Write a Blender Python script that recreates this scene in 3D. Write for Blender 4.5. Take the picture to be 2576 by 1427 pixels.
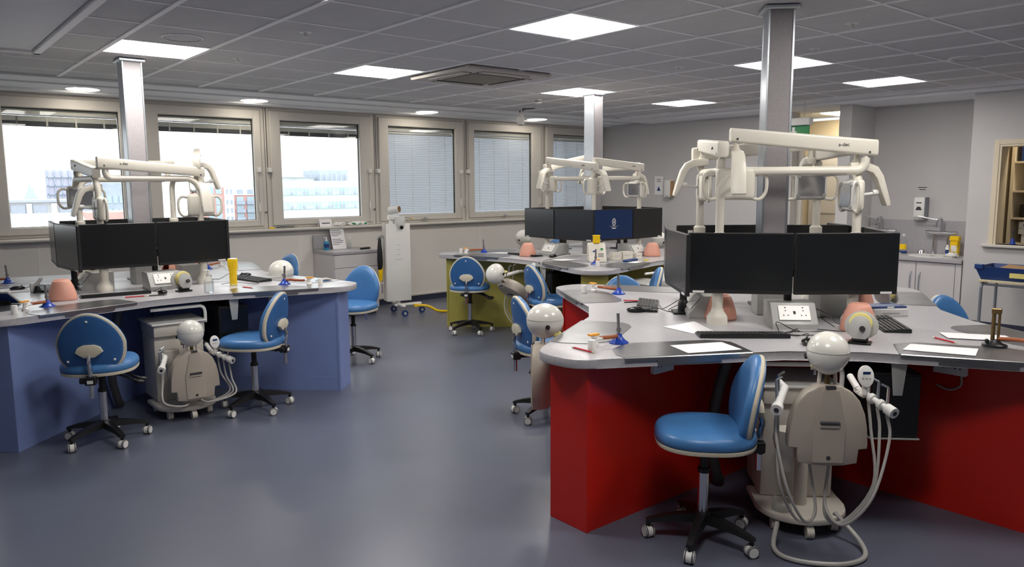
import bpy, bmesh, math, random
from math import pi, sin, cos, radians, atan2, hypot, sqrt
from mathutils import Vector, Matrix
random.seed(7)
SC = bpy.context.scene
for o in list(bpy.data.objects): bpy.data.objects.remove(o)
COL = SC.collection

# ------------------------------------------------------------------ camera
H = 1.57                       # eye height
YAW, PITCH, ROLL, FPX = .6921, .1283, -.0062, 1919.
F = Vector((sin(YAW)*cos(PITCH), cos(YAW)*cos(PITCH), -sin(PITCH)))
RT = Vector((cos(YAW), -sin(YAW), 0)); UP = RT.cross(F)
RT2 = cos(ROLL)*RT + sin(ROLL)*UP; UP2 = -sin(ROLL)*RT + cos(ROLL)*UP
cd = bpy.data.cameras.new('camera'); cam = bpy.data.objects.new('camera', cd); COL.objects.link(cam)
cam.matrix_world = Matrix(((RT2.x, UP2.x, -F.x, 0), (RT2.y, UP2.y, -F.y, 0), (RT2.z, UP2.z, -F.z, H), (0, 0, 0, 1)))
cd.sensor_width = 36; cd.lens = FPX/2576*36; cd.clip_start = .05; cd.clip_end = 600
SC.camera = cam
# ------------------------------------------------------------------ sky, exposure
SC.view_settings.view_transform = 'Standard'; SC.view_settings.look = 'None'
SC.view_settings.gamma = 1; SC.view_settings.use_curve_mapping = False
SC.view_settings.exposure = 0.9
SKY = 1.4
PANEL = 14.
w = bpy.data.worlds.new('overcast'); SC.world = w; w.use_nodes = True
bg = w.node_tree.nodes['Background']; bg.inputs[0].default_value = (.93, .965, 1, 1); bg.inputs[1].default_value = SKY

# ------------------------------------------------------------------ materials
MATS = {}
def mat(name, col, rough=.5, metal=0., var=.06, scale=30., bump=0., bscale=None, spec=.5, coat=0., speck=None, trans=0., emit=None):
    """procedural material: colour broken up by noise, optional speckle, optional bump"""
    if name in MATS: return MATS[name]
    m = bpy.data.materials.new(name); m.use_nodes = True; MATS[name] = m
    nt = m.node_tree; N = nt.nodes; L = nt.links; p = N['Principled BSDF']
    col = tuple(col[:3])
    tc = N.new('ShaderNodeTexCoord')
    nz = N.new('ShaderNodeTexNoise'); nz.inputs['Scale'].default_value = scale; nz.inputs['Detail'].default_value = 3
    L.new(tc.outputs['Object'], nz.inputs['Vector'])
    rp = N.new('ShaderNodeValToRGB'); e = rp.color_ramp.elements
    e[0].position = .3; e[1].position = .7
    e[0].color = tuple(c*(1-var) for c in col)+(1,); e[1].color = tuple(min(1, c*(1+var)) for c in col)+(1,)
    L.new(nz.outputs['Fac'], rp.inputs['Fac'])
    out = rp.outputs['Color']
    if speck:
        scol, sscale, thr = speck
        n2 = N.new('ShaderNodeTexNoise'); n2.inputs['Scale'].default_value = sscale; n2.inputs['Detail'].default_value = 1
        L.new(tc.outputs['Object'], n2.inputs['Vector'])
        r2 = N.new('ShaderNodeValToRGB'); r2.color_ramp.elements[0].position = thr; r2.color_ramp.elements[1].position = thr+.06
        L.new(n2.outputs['Fac'], r2.inputs['Fac'])
        mx = N.new('ShaderNodeMixRGB'); mx.inputs[2].default_value = tuple(scol)+(1,)
        L.new(r2.outputs['Color'], mx.inputs[0]); L.new(out, mx.inputs[1]); out = mx.outputs[0]
    L.new(out, p.inputs['Base Color'])
    p.inputs['Roughness'].default_value = rough; p.inputs['Metallic'].default_value = metal
    p.inputs['Specular IOR Level'].default_value = spec; p.inputs['Coat Weight'].default_value = coat
    if trans: p.inputs['Transmission Weight'].default_value = trans
    if emit:
        p.inputs['Emission Color'].default_value = tuple(emit[0])+(1,); p.inputs['Emission Strength'].default_value = emit[1]
    if bump:
        b = N.new('ShaderNodeBump'); b.inputs['Strength'].default_value = bump; b.inputs['Distance'].default_value = .004
        n3 = N.new('ShaderNodeTexNoise'); n3.inputs['Scale'].default_value = bscale or scale*4; n3.inputs['Detail'].default_value = 4
        L.new(tc.outputs['Object'], n3.inputs['Vector']); L.new(n3.outputs['Fac'], b.inputs['Height']); L.new(b.outputs[0], p.inputs['Normal'])
    return m
def emis(name, col, s):
    m = bpy.data.materials.new(name); m.use_nodes = True; nt = m.node_tree; nt.nodes.clear()
    e = nt.nodes.new('ShaderNodeEmission'); e.inputs[0].default_value = tuple(col)+(1,); e.inputs[1].default_value = s
    o = nt.nodes.new('ShaderNodeOutputMaterial'); nt.links.new(e.outputs[0], o.inputs[0]); MATS[name] = m; return m
def thin_glass(name, tint=(1, 1, 1), gl=.5):
    m = bpy.data.materials.new(name); m.use_nodes = True; nt = m.node_tree; nt.nodes.clear(); N = nt.nodes
    t = N.new('ShaderNodeBsdfTransparent'); t.inputs[0].default_value = tuple(tint)+(1,)
    g = N.new('ShaderNodeBsdfGlossy'); g.inputs['Roughness'].default_value = .02
    fr = N.new('ShaderNodeFresnel'); fr.inputs[0].default_value = 1.45
    mu = N.new('ShaderNodeMath'); mu.operation = 'MULTIPLY'; mu.inputs[1].default_value = gl
    nt.links.new(fr.outputs[0], mu.inputs[0])
    mx = N.new('ShaderNodeMixShader'); o = N.new('ShaderNodeOutputMaterial')
    nt.links.new(mu.outputs[0], mx.inputs[0]); nt.links.new(t.outputs[0], mx.inputs[1]); nt.links.new(g.outputs[0], mx.inputs[2]); nt.links.new(mx.outputs[0], o.inputs[0])
    MATS[name] = m; return m
def slat_mat():
    m = bpy.data.materials.new('blind_slat'); m.use_nodes = True; nt = m.node_tree; nt.nodes.clear(); N = nt.nodes
    d = N.new('ShaderNodeBsdfDiffuse'); d.inputs[0].default_value = (.60, .61, .64, 1)
    t = N.new('ShaderNodeBsdfTranslucent'); t.inputs[0].default_value = (.86, .88, .92, 1)
    nz = N.new('ShaderNodeTexNoise'); nz.inputs['Scale'].default_value = 6
    mx = N.new('ShaderNodeMixShader'); mx.inputs[0].default_value = .55; o = N.new('ShaderNodeOutputMaterial')
    nt.links.new(d.outputs[0], mx.inputs[1]); nt.links.new(t.outputs[0], mx.inputs[2]); nt.links.new(mx.outputs[0], o.inputs[0])
    MATS['blind_slat'] = m; return m

def s2l(r, g, b):
    f = lambda c: (c/255/12.92) if c/255 <= .04045 else ((c/255+.055)/1.055)**2.4
    return (f(r), f(g), f(b))
mat('wall', s2l(200, 198, 198), .75, var=.02, scale=3, bump=.05, bscale=90)
mat('wall_cream_lit', s2l(232, 227, 220), .7, var=.02, scale=3, bump=.05, bscale=90)  # cream, lightened so the colour carries the light on the window wall
mat('wall_warm', s2l(222, 210, 186), .75, var=.02, scale=3, bump=.05, bscale=90)
mat('ceil_tile', s2l(208, 207, 208), .9, var=.025, scale=9, bump=.35, bscale=260)
mat('ceil_bar', s2l(250, 250, 252), .5, var=.02)
mat('ceil_band', s2l(240, 241, 244), .8, var=.02, scale=4)
mat('floor', s2l(93, 97, 113), .31, var=.05, scale=2.2, bump=.05, bscale=140, speck=(s2l(100, 107, 128), 260, .60), spec=.45)
mat('skirting', s2l(48, 52, 72), .5)
mat('upvc', s2l(206, 202, 195), .42, var=.015, scale=4)
mat('gasket', s2l(30, 30, 32), .6)
mat('alu', s2l(190, 195, 202), .32, .85, var=.03)
mat('laminate', s2l(186, 184, 188), .30, var=.05, scale=50, speck=(s2l(158, 156, 162), 330, .56), spec=.5)
mat('col_lam', s2l(156, 151, 154), .45, var=.07, scale=60, speck=(s2l(150, 146, 152), 240, .58))
mat('red', s2l(194, 30, 18), .34, var=.03, scale=5)
mat('blue', s2l(124, 142, 194), .36, var=.03, scale=5)
mat('yellow', s2l(176, 168, 84), .36, var=.03, scale=5)
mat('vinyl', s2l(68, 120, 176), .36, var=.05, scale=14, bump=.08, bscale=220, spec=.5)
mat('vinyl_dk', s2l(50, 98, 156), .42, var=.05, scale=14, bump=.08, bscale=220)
mat('beige', s2l(205, 197, 178), .5, var=.03)
mat('black', s2l(22, 22, 24), .42, var=.1)
mat('blackgloss', s2l(16, 16, 18), .25, var=.1)
mat('chrome', s2l(215, 216, 220), .14, 1., var=.03)
mat('steel', s2l(160, 160, 162), .3, .95, var=.12, scale=7, bump=.04, bscale=60)
mat('cream', s2l(226, 221, 209), .34, var=.02, scale=8)
mat('white', s2l(232, 231, 228), .35, var=.02, scale=8)
mat('white_matt', s2l(224, 222, 220), .7, var=.02)
mat('paper', s2l(240, 238, 240), .85, var=.015)
mat('screen', s2l(20, 23, 26), .30, var=.08, spec=.5)
mat('screen_reflect', s2l(34, 40, 48), .24, var=.05, spec=.6)  # lighter copy of the screen, a reflection put into the colour
mat('screen_blue', s2l(12, 30, 62), .3, var=.03, emit=(s2l(20, 52, 100), .12))
mat('housing', s2l(24, 24, 26), .5, var=.1)
mat('ink', s2l(60, 60, 66), .8)
mat('torso', s2l(178, 168, 156), .42, var=.03, scale=10)
mat('headshell', s2l(226, 224, 217), .2, var=.015, coat=.3)
mat('trolley', s2l(206, 200, 190), .45, var=.03, scale=6)
mat('hose', s2l(176, 174, 170), .45, var=.04)
mat('salmon', s2l(224, 162, 142), .45, var=.04, scale=12)
mat('salmon_in', s2l(150, 52, 44), .5)
mat('b_blue', s2l(28, 66, 168), .3)
mat('rubber', s2l(156, 84, 44), .55, var=.08)
mat('orange', s2l(240, 166, 54), .4)
mat('brass', s2l(120, 100, 66), .4, .8, var=.15)
mat('grey_pl', s2l(172, 172, 170), .4, var=.03)
mat('pale_yellow', s2l(226, 212, 130), .45)
mat('sun_yellow', s2l(246, 204, 14), .35, var=.03)
mat('red_pl', s2l(196, 40, 56), .35)
mat('key', s2l(38, 38, 40), .5)
mat('cabinet', s2l(206, 202, 204), .42, var=.02, scale=4)
mat('worktop2', s2l(176, 174, 178), .4, var=.05, scale=40, speck=(s2l(150, 148, 152), 300, .57))
mat('navy', s2l(24, 58, 120), .4, var=.05)
mat('gel', s2l(70, 170, 214), .15, var=.03, trans=.4)
mat('green', s2l(20, 140, 74), .4)
mat('wood', s2l(206, 194, 160), .55, var=.08)
mat('card', s2l(176, 140, 100), .7, var=.06)
mat('brownstuff', s2l(132, 98, 62), .6, var=.3, scale=25)
mat('tubegrey', s2l(140, 144, 152), .35, .4)
mat('cyl_dark', s2l(70, 70, 74), .4)
thin_glass('glass', (.97, .985, .98), .4)
mat('cassette', s2l(196, 190, 184), .6)
mat('cass_grille', s2l(136, 130, 120), .7)
thin_glass('clear', (.95, .97, .98), .35)
slat_mat()
emis('panel_light', (1, .955, .895), PANEL)
emis('round_light', (1, .90, .76), PANEL)
emis('corridor_light', (1, .86, .62), 22.)

# ------------------------------------------------------------------ mesh helpers
def V(*a): return Vector(a)
class B:
    def __init__(s): s.bm = bmesh.new()
    def box(s, c, size, rot=None, bev=0., seg=1):
        M = Matrix.Translation(Vector(c))
        if rot is not None: M = M @ (rot.to_4x4() if isinstance(rot, Matrix) else Matrix.Rotation(rot, 4, 'Z'))
        M = M @ Matrix.Diagonal((size[0], size[1], size[2], 1))
        r = bmesh.ops.create_cube(s.bm, size=1, matrix=M)
        if bev:
            ed = list({e for v in r['verts'] for e in v.link_edges})
            bmesh.ops.bevel(s.bm, geom=ed, offset=bev, segments=seg, affect='EDGES', profile=.5)
        return s
    def b(s, x0, x1, y0, y1, z0, z1, bev=0., seg=1):
        return s.box(((x0+x1)/2, (y0+y1)/2, (z0+z1)/2), (abs(x1-x0), abs(y1-y0), abs(z1-z0)), None, bev, seg)
    def rings(s, rs, cap=True, closed=False):
        bm = s.bm; vs = [[bm.verts.new(p) for p in r] for r in rs]; n = len(vs[0])
        m = len(vs)
        for i in range(m if closed else m-1):
            a, b = vs[i], vs[(i+1) % m]
            for j in range(n):
                try: bm.faces.new((a[j], a[(j+1) % n], b[(j+1) % n], b[j]))
                except ValueError: pass
        if cap and not closed:
            for r in (vs[0], vs[-1]):
                try: bm.faces.new(r)
                except ValueError: pass
        return s
    def cyl(s, p0, p1, r0, r1=None, n=14, cap=True):
        p0, p1 = Vector(p0), Vector(p1); d = (p1-p0)
        q = d.to_track_quat('Z', 'Y').to_matrix(); r1 = r0 if r1 is None else r1
        R = lambda p, r: [p + q @ Vector((r*cos(2*pi*k/n), r*sin(2*pi*k/n), 0)) for k in range(n)]
        return s.rings([R(p0, r0), R(p1, r1)], cap)
    def tube(s, pts, r, n=8, closed=False, sect=None):
        pts = [Vector(p) for p in pts]; m = len(pts); rs = r if isinstance(r, (list, tuple)) else [r]*m
        T = []
        for i in range(m):
            a = pts[(i-1) % m] if (closed or i > 0) else pts[0]; b = pts[(i+1) % m] if (closed or i < m-1) else pts[-1]
            t = (b-a); T.append(t.normalized() if t.length > 1e-9 else Vector((0, 0, 1)))
        u = T[0].orthogonal().normalized(); R = []
        for i in range(m):
            u = (u - T[i]*u.dot(T[i]));
            u = u.normalized() if u.length > 1e-6 else T[i].orthogonal().normalized()
            v = T[i].cross(u)
            R.append([pts[i] + rs[i]*(cos(2*pi*k/n)*u + sin(2*pi*k/n)*v) for k in range(n)])
        return s.rings(R, True, closed)
    def lathe(s, prof, n=20, M=None, cap=True, a0=0., a1=2*pi):
        M = M or Matrix.Identity(4); full = abs(a1-a0-2*pi) < 1e-6
        if full:
            return s.rings([[M @ Vector((max(r, 1e-5)*cos(2*pi*k/n), max(r, 1e-5)*sin(2*pi*k/n), z)) for k in range(n)] for r, z in prof], cap)
        bm = s.bm
        g = [[bm.verts.new(M @ Vector((r*cos(a0+(a1-a0)*k/n), r*sin(a0+(a1-a0)*k/n), z))) for k in range(n+1)] for r, z in prof]
        for i in range(len(g)-1):
            for k in range(n): bm.faces.new((g[i][k], g[i][k+1], g[i+1][k+1], g[i+1][k]))
        return s
    def prism(s, poly, z0, z1, M=None, bev=0.):
        M = M or Matrix.Identity(4)
        lo = [s.bm.verts.new(M @ Vector((x, y, z0))) for x, y in poly]; hi = [s.bm.verts.new(M @ Vector((x, y, z1))) for x, y in poly]
        n = len(poly)
        f1 = s.bm.faces.new(lo[::-1]); f2 = s.bm.faces.new(hi)
        for i in range(n): s.bm.faces.new((lo[i], lo[(i+1) % n], hi[(i+1) % n], hi[i]))
        if bev:
            bmesh.ops.bevel(s.bm, geom=list(f1.edges)+list(f2.edges), offset=bev, segments=2, affect='EDGES', profile=.5)
        return s
    def ball(s, c, r, nu=20, nv=12, M=None):
        c = Vector(c); r = (r, r, r) if not isinstance(r, (tuple, list)) else r; Rm = M or Matrix.Identity(3)
        return s.rings([[c + Rm @ Vector((r[0]*max(sin(pi*i/nv), 1e-4)*cos(2*pi*k/nu), r[1]*max(sin(pi*i/nv), 1e-4)*sin(2*pi*k/nu), -r[2]*cos(pi*i/nv))) for k in range(nu)] for i in range(nv+1)])
    def o(s, name, m, parent=None, loc=None, rot=None, ang=35):
        bmesh.ops.recalc_face_normals(s.bm, faces=s.bm.faces)
        me = bpy.data.meshes.new(name); s.bm.to_mesh(me); s.bm.free()
        if ang:
            for p in me.polygons: p.use_smooth = True
            me.set_sharp_from_angle(angle=radians(ang))
        me.materials.append(MATS[m] if isinstance(m, str) else m)
        ob = bpy.data.objects.new(name, me); COL.objects.link(ob)
        if parent is not None: ob.parent = parent
        if loc is not None: ob.location = loc
        if rot is not None: ob.rotation_euler = (0, 0, rot)
        return ob
def tag(o, label, cat, group=None):
    o['label'] = label; o['category'] = cat
    if group: o['group'] = group
    return o
def thing(name, label, cat, loc=(0, 0, 0), rot=0., group=None):
    e = bpy.data.objects.new(name, None); COL.objects.link(e); e.empty_display_size = .05
    e.location = loc; e.rotation_euler = (0, 0, rot); return tag(e, label, cat, group)
def struct(o): o['kind'] = 'structure'; return o
def rotd(d): return atan2(-d[0], d[1])          # rotation that turns local +y into direction d
def dup(root, loc, rot, label=None, group=None, parent=None):
    r = root.copy(); COL.objects.link(r)
    if parent is None: r.location = loc; r.rotation_euler = (0, 0, rot)
    else: r.parent = parent
    if label: r['label'] = label
    if group: r['group'] = group
    for ch in list(root.children): dup(ch, None, None, parent=r)
    return r
def bez(p0, p1, p2, p3, n=12):
    p0, p1, p2, p3 = map(Vector, (p0, p1, p2, p3)); o = []
    for i in range(n+1):
        t = i/n; o.append((1-t)**3*p0 + 3*(1-t)**2*t*p1 + 3*(1-t)*t*t*p2 + t**3*p3)
    return o
def smooth(pts, n=6):
    P = [Vector(p) for p in pts]; P = [P[0]*2-P[1]]+P+[P[-1]*2-P[-2]]; o = []
    for i in range(1, len(P)-2):
        for k in range(n):
            t = k/n; a, b, c, d = P[i-1:i+3]
            o.append(.5*((2*b)+(c-a)*t+(2*a-5*b+4*c-d)*t*t+(-a+3*b-3*c+d)*t**3))
    o.append(P[-2]); return o
def text(name, s, size, M, m, parent, ext=.0006):
    cu = bpy.data.curves.new(name, 'FONT'); cu.body = s; cu.size = size; cu.extrude = ext; cu.align_x = 'CENTER'; cu.align_y = 'CENTER'
    t = bpy.data.objects.new('tmp', cu); me = bpy.data.meshes.new_from_object(t); bpy.data.objects.remove(t); bpy.data.curves.remove(cu)
    me.transform(M); me.materials.clear(); me.materials.append(MATS[m]); me.name = name
    o = bpy.data.objects.new(name, me); COL.objects.link(o); o.parent = parent; return o
def axes(x, y, z, o=(0, 0, 0)):                  # matrix from axis vectors
    x, y, z = Vector(x), Vector(y), Vector(z)
    return Matrix(((x.x, y.x, z.x, o[0]), (x.y, y.y, z.y, o[1]), (x.z, y.z, z.z, o[2]), (0, 0, 0, 1)))
# ================================================================== SETTING
CZ = 2.546; YW = 8.83; XF = 9.25; XP = 8.9
struct(B().b(-3.2, 9.9, -3.2, YW+.15, -.12, 0).o('floor', 'floor', ang=0))
struct(B().b(9.9, 13.2, 4.3, 9, -.12, 0).o('floor', 'floor', ang=0))
# ---- ceiling: slab, tiles, grid bars
GX, GY, TS = 1.3285, 3.2429, .6
ceil = struct(B().b(-3.2, 13.2, -3.2, YW+.2, CZ+.05, CZ+.2).o('ceiling', 'ceil_band', ang=0))
LIGHTS = [(3, 0), (0, 4), (3, 4), (7, 4), (10, 4), (10, 0), (7, 0), (0, 0), (0, -4), (3, -4), (7, -4)]  # last ones unseen: added along the light pattern to brighten the near room
i0, i1, j0, j1 = -3, 12, -4, 8            # tiled field
tile = None
YE = 7.80
for i in range(i0, i1):
    for j in range(j0, j1):
        if (i, j) in LIGHTS: continue
        x0, y0 = GX+i*TS, GY+j*TS; y1 = min(y0+TS, YE)
        if y1-y0 < .59:
            t = B().b(.012, TS-.012, .012, y1-y0-.01, 0, .02, bev=.004).o('tile', 'ceil_tile', ceil)
        elif tile is None:
            t = tile = B().b(.012, TS-.012, .012, TS-.012, 0, .02, bev=.004).o('tile', 'ceil_tile', ceil)
        else:
            t = tile.copy(); COL.objects.link(t)
        t.parent = ceil; t.location = (x0, y0, CZ)
for i in range(i0, i1+1):
    x = GX+i*TS; B().b(x-.017, x+.017, GY+j0*TS, YE, CZ-.009, CZ+.012, bev=.002).o('grid_bar', 'ceil_bar', ceil)
for j in range(j0, j1):
    y = GY+j*TS; B().b(GX+i0*TS, GX+i1*TS, y-.011, y+.011, CZ-.004, CZ+.010, bev=.002).o('grid_bar', 'ceil_bar', ceil)
XE = GX+i1*TS; YS = GY+j0*TS; XS = GX+i0*TS
B().b(-3.2, XS-.012, -3.2, YE, CZ, CZ+.05).o('plain_panel', 'ceil_band', ceil)
B().b(XS, XE, -3.2, YS-.01, CZ, CZ+.05).o('plain_panel', 'ceil_band', ceil)
# stepped margins along the window wall and along the right-hand wall
B().b(-3.2, XF, YE+.012, 8.16, CZ-.022, CZ+.05, bev=.004).o('margin_band', 'ceil_band', ceil)
B().b(-3.2, XF, 8.18, 8.60, CZ-.035, CZ+.05, bev=.004).o('margin_band', 'ceil_band', ceil)
B().b(-3.2, XF, 8.60, YW+.1, CZ-.055, CZ+.05, bev=.004).o('margin_band', 'ceil_band', ceil)
B().b(XE+.012, 8.72, -3.2, YE, CZ-.022, CZ+.05, bev=.004).o('margin_band', 'ceil_band', ceil)
B().b(8.735, 9.62, -3.2, YE, CZ-.06, CZ+.05, bev=.004).o('margin_band', 'ceil_band', ceil)
# hatch frame near the windows, seen in the upper left
hb = B()
hx0, hx1, hy0, hy1 = -.45, 1.0, 4.1, 6.49
hb.b(hx0, hx1, hy1-.05, hy1, CZ-.03, CZ+.01, bev=.004).b(hx0, hx1, hy0, hy0+.05, CZ-.03, CZ+.01, bev=.004)
hb.b(hx1-.05, hx1, hy0, hy1, CZ-.03, CZ+.01, bev=.004).b(hx0, hx0+.05, hy0, hy1, CZ-.03, CZ+.01, bev=.004)
hf = hb.o('access_frame', 'ceil_bar', ceil)
for k in range(2): B().b(hx0+.055+k*.67, hx0+.055+k*.67+.665, hy0+.055, hy1-.055, CZ-.012, CZ+.005, bev=.003).o('access_panel', 'ceil_band', ceil)

# ---- walls
wl = struct(B().b(-3.2, XF+.2, YW, YW+.2, 0, 1.075).o('wall_window', 'wall_cream_lit', ang=0))
B().b(-3.2, XF, YW-.012, YW+.01, .075, .10, bev=.003).o('lower_edge_trim', 'upvc', wl)
B().b(-3.2, XF, YW-.004, YW+.01, 0, .075).o('recessed_plinth', 'skirting', wl)
for x in (1.2, 3.95, 6.72): B().b(x-.003, x+.003, YW-.003, YW+.01, .1, 1.0).o('joint_strip', 'ceil_bar', wl)
struct(B().b(-3.2, XF+.2, YW, YW+.3, 2.50, 2.75).o('wall_header', 'wall', ang=0))
struct(B().b(-3.4, -3.2, -3.4, YW+.3, -.1, 2.75).o('wall_left', 'wall', ang=0))
struct(B().b(-3.4, 13.2, -3.4, -3.2, -.1, 2.75).o('wall_back', 'wall', ang=0))
struct(B().b(XF, XF+.15, 5.42, YW+.2, 0, CZ+.1).o('wall_far', 'wall', ang=0))
struct(B().b(XF-.02, XF+.002, 5.42, YW, 0, .10).o('baseboard_far', 'skirting', ang=0))
struct(B().b(XP, 9.62, 4.47, 4.62, 0, CZ+.1).o('wall_pier', 'wall', ang=0))
struct(B().b(9.5, 9.62, 3.17, 4.47, 0, CZ+.1).o('wall_alcove', 'wall', ang=0))
# right-hand wall with a serving hatch
HY0, HY1, HZ0, HZ1 = 1.55, 2.90, .93, 1.95
wr = B()
wr.b(XP, 9.04, HY1, 3.17, 0, CZ+.1).b(XP, 9.04, -3.2, HY0, 0, CZ+.1).b(XP, 9.04, HY0, HY1, 0, HZ0).b(XP, 9.04, HY0, HY1, HZ1, CZ+.1)
wr = struct(wr.o('wall_right', 'wall', ang=0))
struct(B().b(9.04, 9.62, 3.05, 3.17, 0, CZ+.1).o('wall_alcove_side', 'wall', ang=0))
struct(B().b(XP-.015, XP+.002, -3.2, 3.17, 0, .11).o('baseboard_right', 'skirting', ang=0))
# hatch lining
tr = B()
tr.b(XP-.012, XP, HY1, HY1+.05, HZ0, HZ1+.05, bev=.003).b(XP-.012, XP, HY0, HY1, HZ1, HZ1+.05, bev=.003)
tr.b(XP-.005, 9.1, HY1-.02, HY1, HZ0, HZ1).b(XP-.005, 9.1, HY0, HY1-.02, HZ1-.02, HZ1)
struct(tr.o('trim_1', 'wall_warm', ang=0))
struct(B().b(XP-.05, 9.1, HY0, HY1+.10, HZ0-.03, HZ0, bev=.006).o('trim_2', 'upvc'))
# store room behind the hatch
st = B().b(9.04, 10.2, 2.99, 3.05, 0, CZ).b(10.14, 10.2, 0, 3.05, 0, CZ).b(9.04, 10.2, 0, .06, 0, CZ)
struct(st.o('wall_store', 'wall_warm', ang=0))
# corridor behind the opening
co = B().b(11.6, 11.75, 4.3, 9, 0, CZ).b(9.62, 11.75, 4.32, 4.47, 0, CZ).b(9.4, 11.75, 8.2, 8.35, 0, CZ)
struct(co.o('wall_corridor', 'wall_warm', ang=0))
struct(B().b(9.38, 9.44, 5.34, 5.42, 0, 2.4, bev=.004).o('trim_3', 'upvc'))
dr = struct(B().b(11.55, 11.6, 5.75, 6.45, 0, 2.1, bev=.004).o('door_1', 'wall', ang=30))
B().b(11.54, 11.552, 5.85, 6.35, 1.1, 1.9).o('door_glass', 'wall', dr)
B().cyl((11.53, 5.82, 1.0), (11.53, 5.93, 1.0), .012).o('door_handle', 'chrome', dr)

# ---- windows
GL = [(-1.87, -.84), (-.43, .60), (.995, 2.015), (2.40, 3.43), (3.755, 4.80), (5.22, 6.29), (6.62, 7.71), (8.15, 9.06)]  # leftmost pair out of view, added to continue the row for its light
MB = [-2.06, -.63, .80, 2.22, 3.57, 5.02, 6.47, 7.95, XF]
Z0, Z1, ZG0, ZG1 = 1.075, 2.50, 1.185, 2.345
def ring(b, x0, x1, z0, z1, wx0, wx1, wz0, wz1, y0, y1, bev=.006):
    b.b(x0, x0+wx0, y0, y1, z0, z1, bev=bev); b.b(x1-wx1, x1, y0, y1, z0, z1, bev=bev)
    b.b(x0+wx0*.9, x1-wx1*.9, y0+.001, y1, z0, z0+wz0, bev=bev); b.b(x0+wx0*.9, x1-wx1*.9, y0+.001, y1, z1-wz1, z1, bev=bev); return b
def window(n, x0, x1, g0, g1, closed):
    W_ = struct(bpy.data.objects.new('window_%d' % n, None)); COL.objects.link(W_); W_.location = (x0, YW, Z0)
    q = lambda b, nm, m, ang=35: sub(b.o(nm, m, W_, ang=ang))
    def sub(o): o.location = (-x0, -YW, -Z0); return o
    a = .055
    q(ring(B(), x0+.004, x1-.004, Z0, Z1, a, a, .04, .05, YW+.0, YW+.10), 'frame', 'upvc')
    q(ring(B(), x0+a, x1-a, Z0+.035, Z1-.05, g0-x0-a, x1-a-g1, ZG0-Z0-.035, Z1-.05-ZG1, YW-.03, YW+.06, .008), 'sash', 'upvc')
    q(ring(B(), g0-.008, g1+.008, ZG0-.008, ZG1+.006, .012, .012, .012, .012, YW+.01, YW+.03, 0), 'gasket', 'gasket')
    q(B().b(g0, g1, YW+.025, YW+.033, ZG0, ZG1), 'pane', 'glass', 0)
    zr = ZG1-.012
    q(B().b(g0+.002, g1-.002, YW+.036, YW+.066, zr-.045, zr+.014, bev=.004), 'headrail', 'upvc')
    q(B().b(g0, g1, YW+.036, YW+.06, zr-.056, zr-.048), 'headrail_gasket_strip', 'gasket')  # dark gasket line below the headrail
    nt = 4
    if closed:
        zb = ZG0+.02; k = 46; b = B(); top = zr-.075
        for i in range(k):
            z = top-(top-zb)*i/(k-1)
            b.box(((g0+g1)/2, YW+.052, z), (g1-g0-.003, .003, .030), Matrix.Rotation(radians(-9), 3, 'X'))
        s = q(b, 'blind_slats', 'blind_slat', 0); s['kind'] = 'stuff'
        q(B().b(g0+.014, g1-.014, YW+.040, YW+.064, zb-.032, zb-.016, bev=.004), 'bottom_rail', 'upvc')
        for i in range(nt):
            x = g0+(g1-g0)*(i+.5)/nt
            q(B().b(x-.004, x+.004, YW+.0415, YW+.0425, zb, top+.03), 'cord_and_light_strip', 'white', 0)  # white strip standing in for daylight leaking through the cord holes
        q(B().b(g0+.01, g1-.01, YW+.037, YW+.06, zr-.085, zr-.058, bev=.004), 'valance', 'upvc')
    else:
        b = B()
        for i in range(7): b.b(g0+.004, g1-.004, YW+.036, YW+.064, zr-.066-.0075*i, zr-.0605-.0075*i)
        s = q(b, 'blind_slats', 'upvc', 0); s['kind'] = 'stuff'
        q(B().b(g0+.004, g1-.004, YW+.036, YW+.066, zr-.160, zr-.112, bev=.004), 'bottom_rail', 'cyl_dark')
        for i in range(nt):
            x = g0+(g1-g0)*(i+.5)/nt
            q(B().b(x-.008, x+.008, YW+.033, YW+.036, zr-.165, zr-.07), 'cord_and_light_strip', 'upvc', 0)  # ladder tape of the raised blind
    # blind cord, clamp and stay on the frame beside the sash
    for sx, dark in ((x0+.030, 1), (x1-.095, 0)):
        q(B().b(sx-.022, sx+.022, YW-.055, YW-.0, 1.735, 1.79, bev=.006), 'cord_clamp', 'white')
        if dark:
            q(B().cyl((sx-.01, YW-.006, 1.79), (sx-.01, YW-.006, 2.48), .0035, n=6), 'cord', 'black')
        else:
            q(B().cyl((sx-.012, YW-.04, 1.10), (sx-.012, YW-.04, 1.74), .003, n=6), 'cord', 'grey_pl')
            q(B().b(sx-.02, sx-.004, YW-.05, YW-.03, 1.28, 1.38, bev=.004), 'cord_weight', 'white')
            q(B().cyl((x1-.03, YW-.005, 1.27), (x1-.03, YW-.03, 1.27), .012, n=10), 'latch_pin', 'chrome')
    if closed:
        xh = g0+(g1-g0)*.5
        q(B().b(xh-.055, xh+.055, YW-.05, YW-.03, 1.115, 1.128, bev=.003).b(xh-.012, xh+.012, YW-.055, YW-.03, 1.105, 1.145, bev=.003), 'handle', 'alu')
    return W_
for n in range(8): window(n+1, MB[n], MB[n+1], GL[n][0], GL[n][1], n >= 5)
struct(B().b(-3.2, -2.06, YW, YW+.2, 1.07, 2.52).o('wall_window_end', 'wall', ang=0))
struct(B().b(-3.2, XF, YW-.13, YW+.09, 1.045, 1.075, bev=.008).o('trim_4', 'upvc'))

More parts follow.
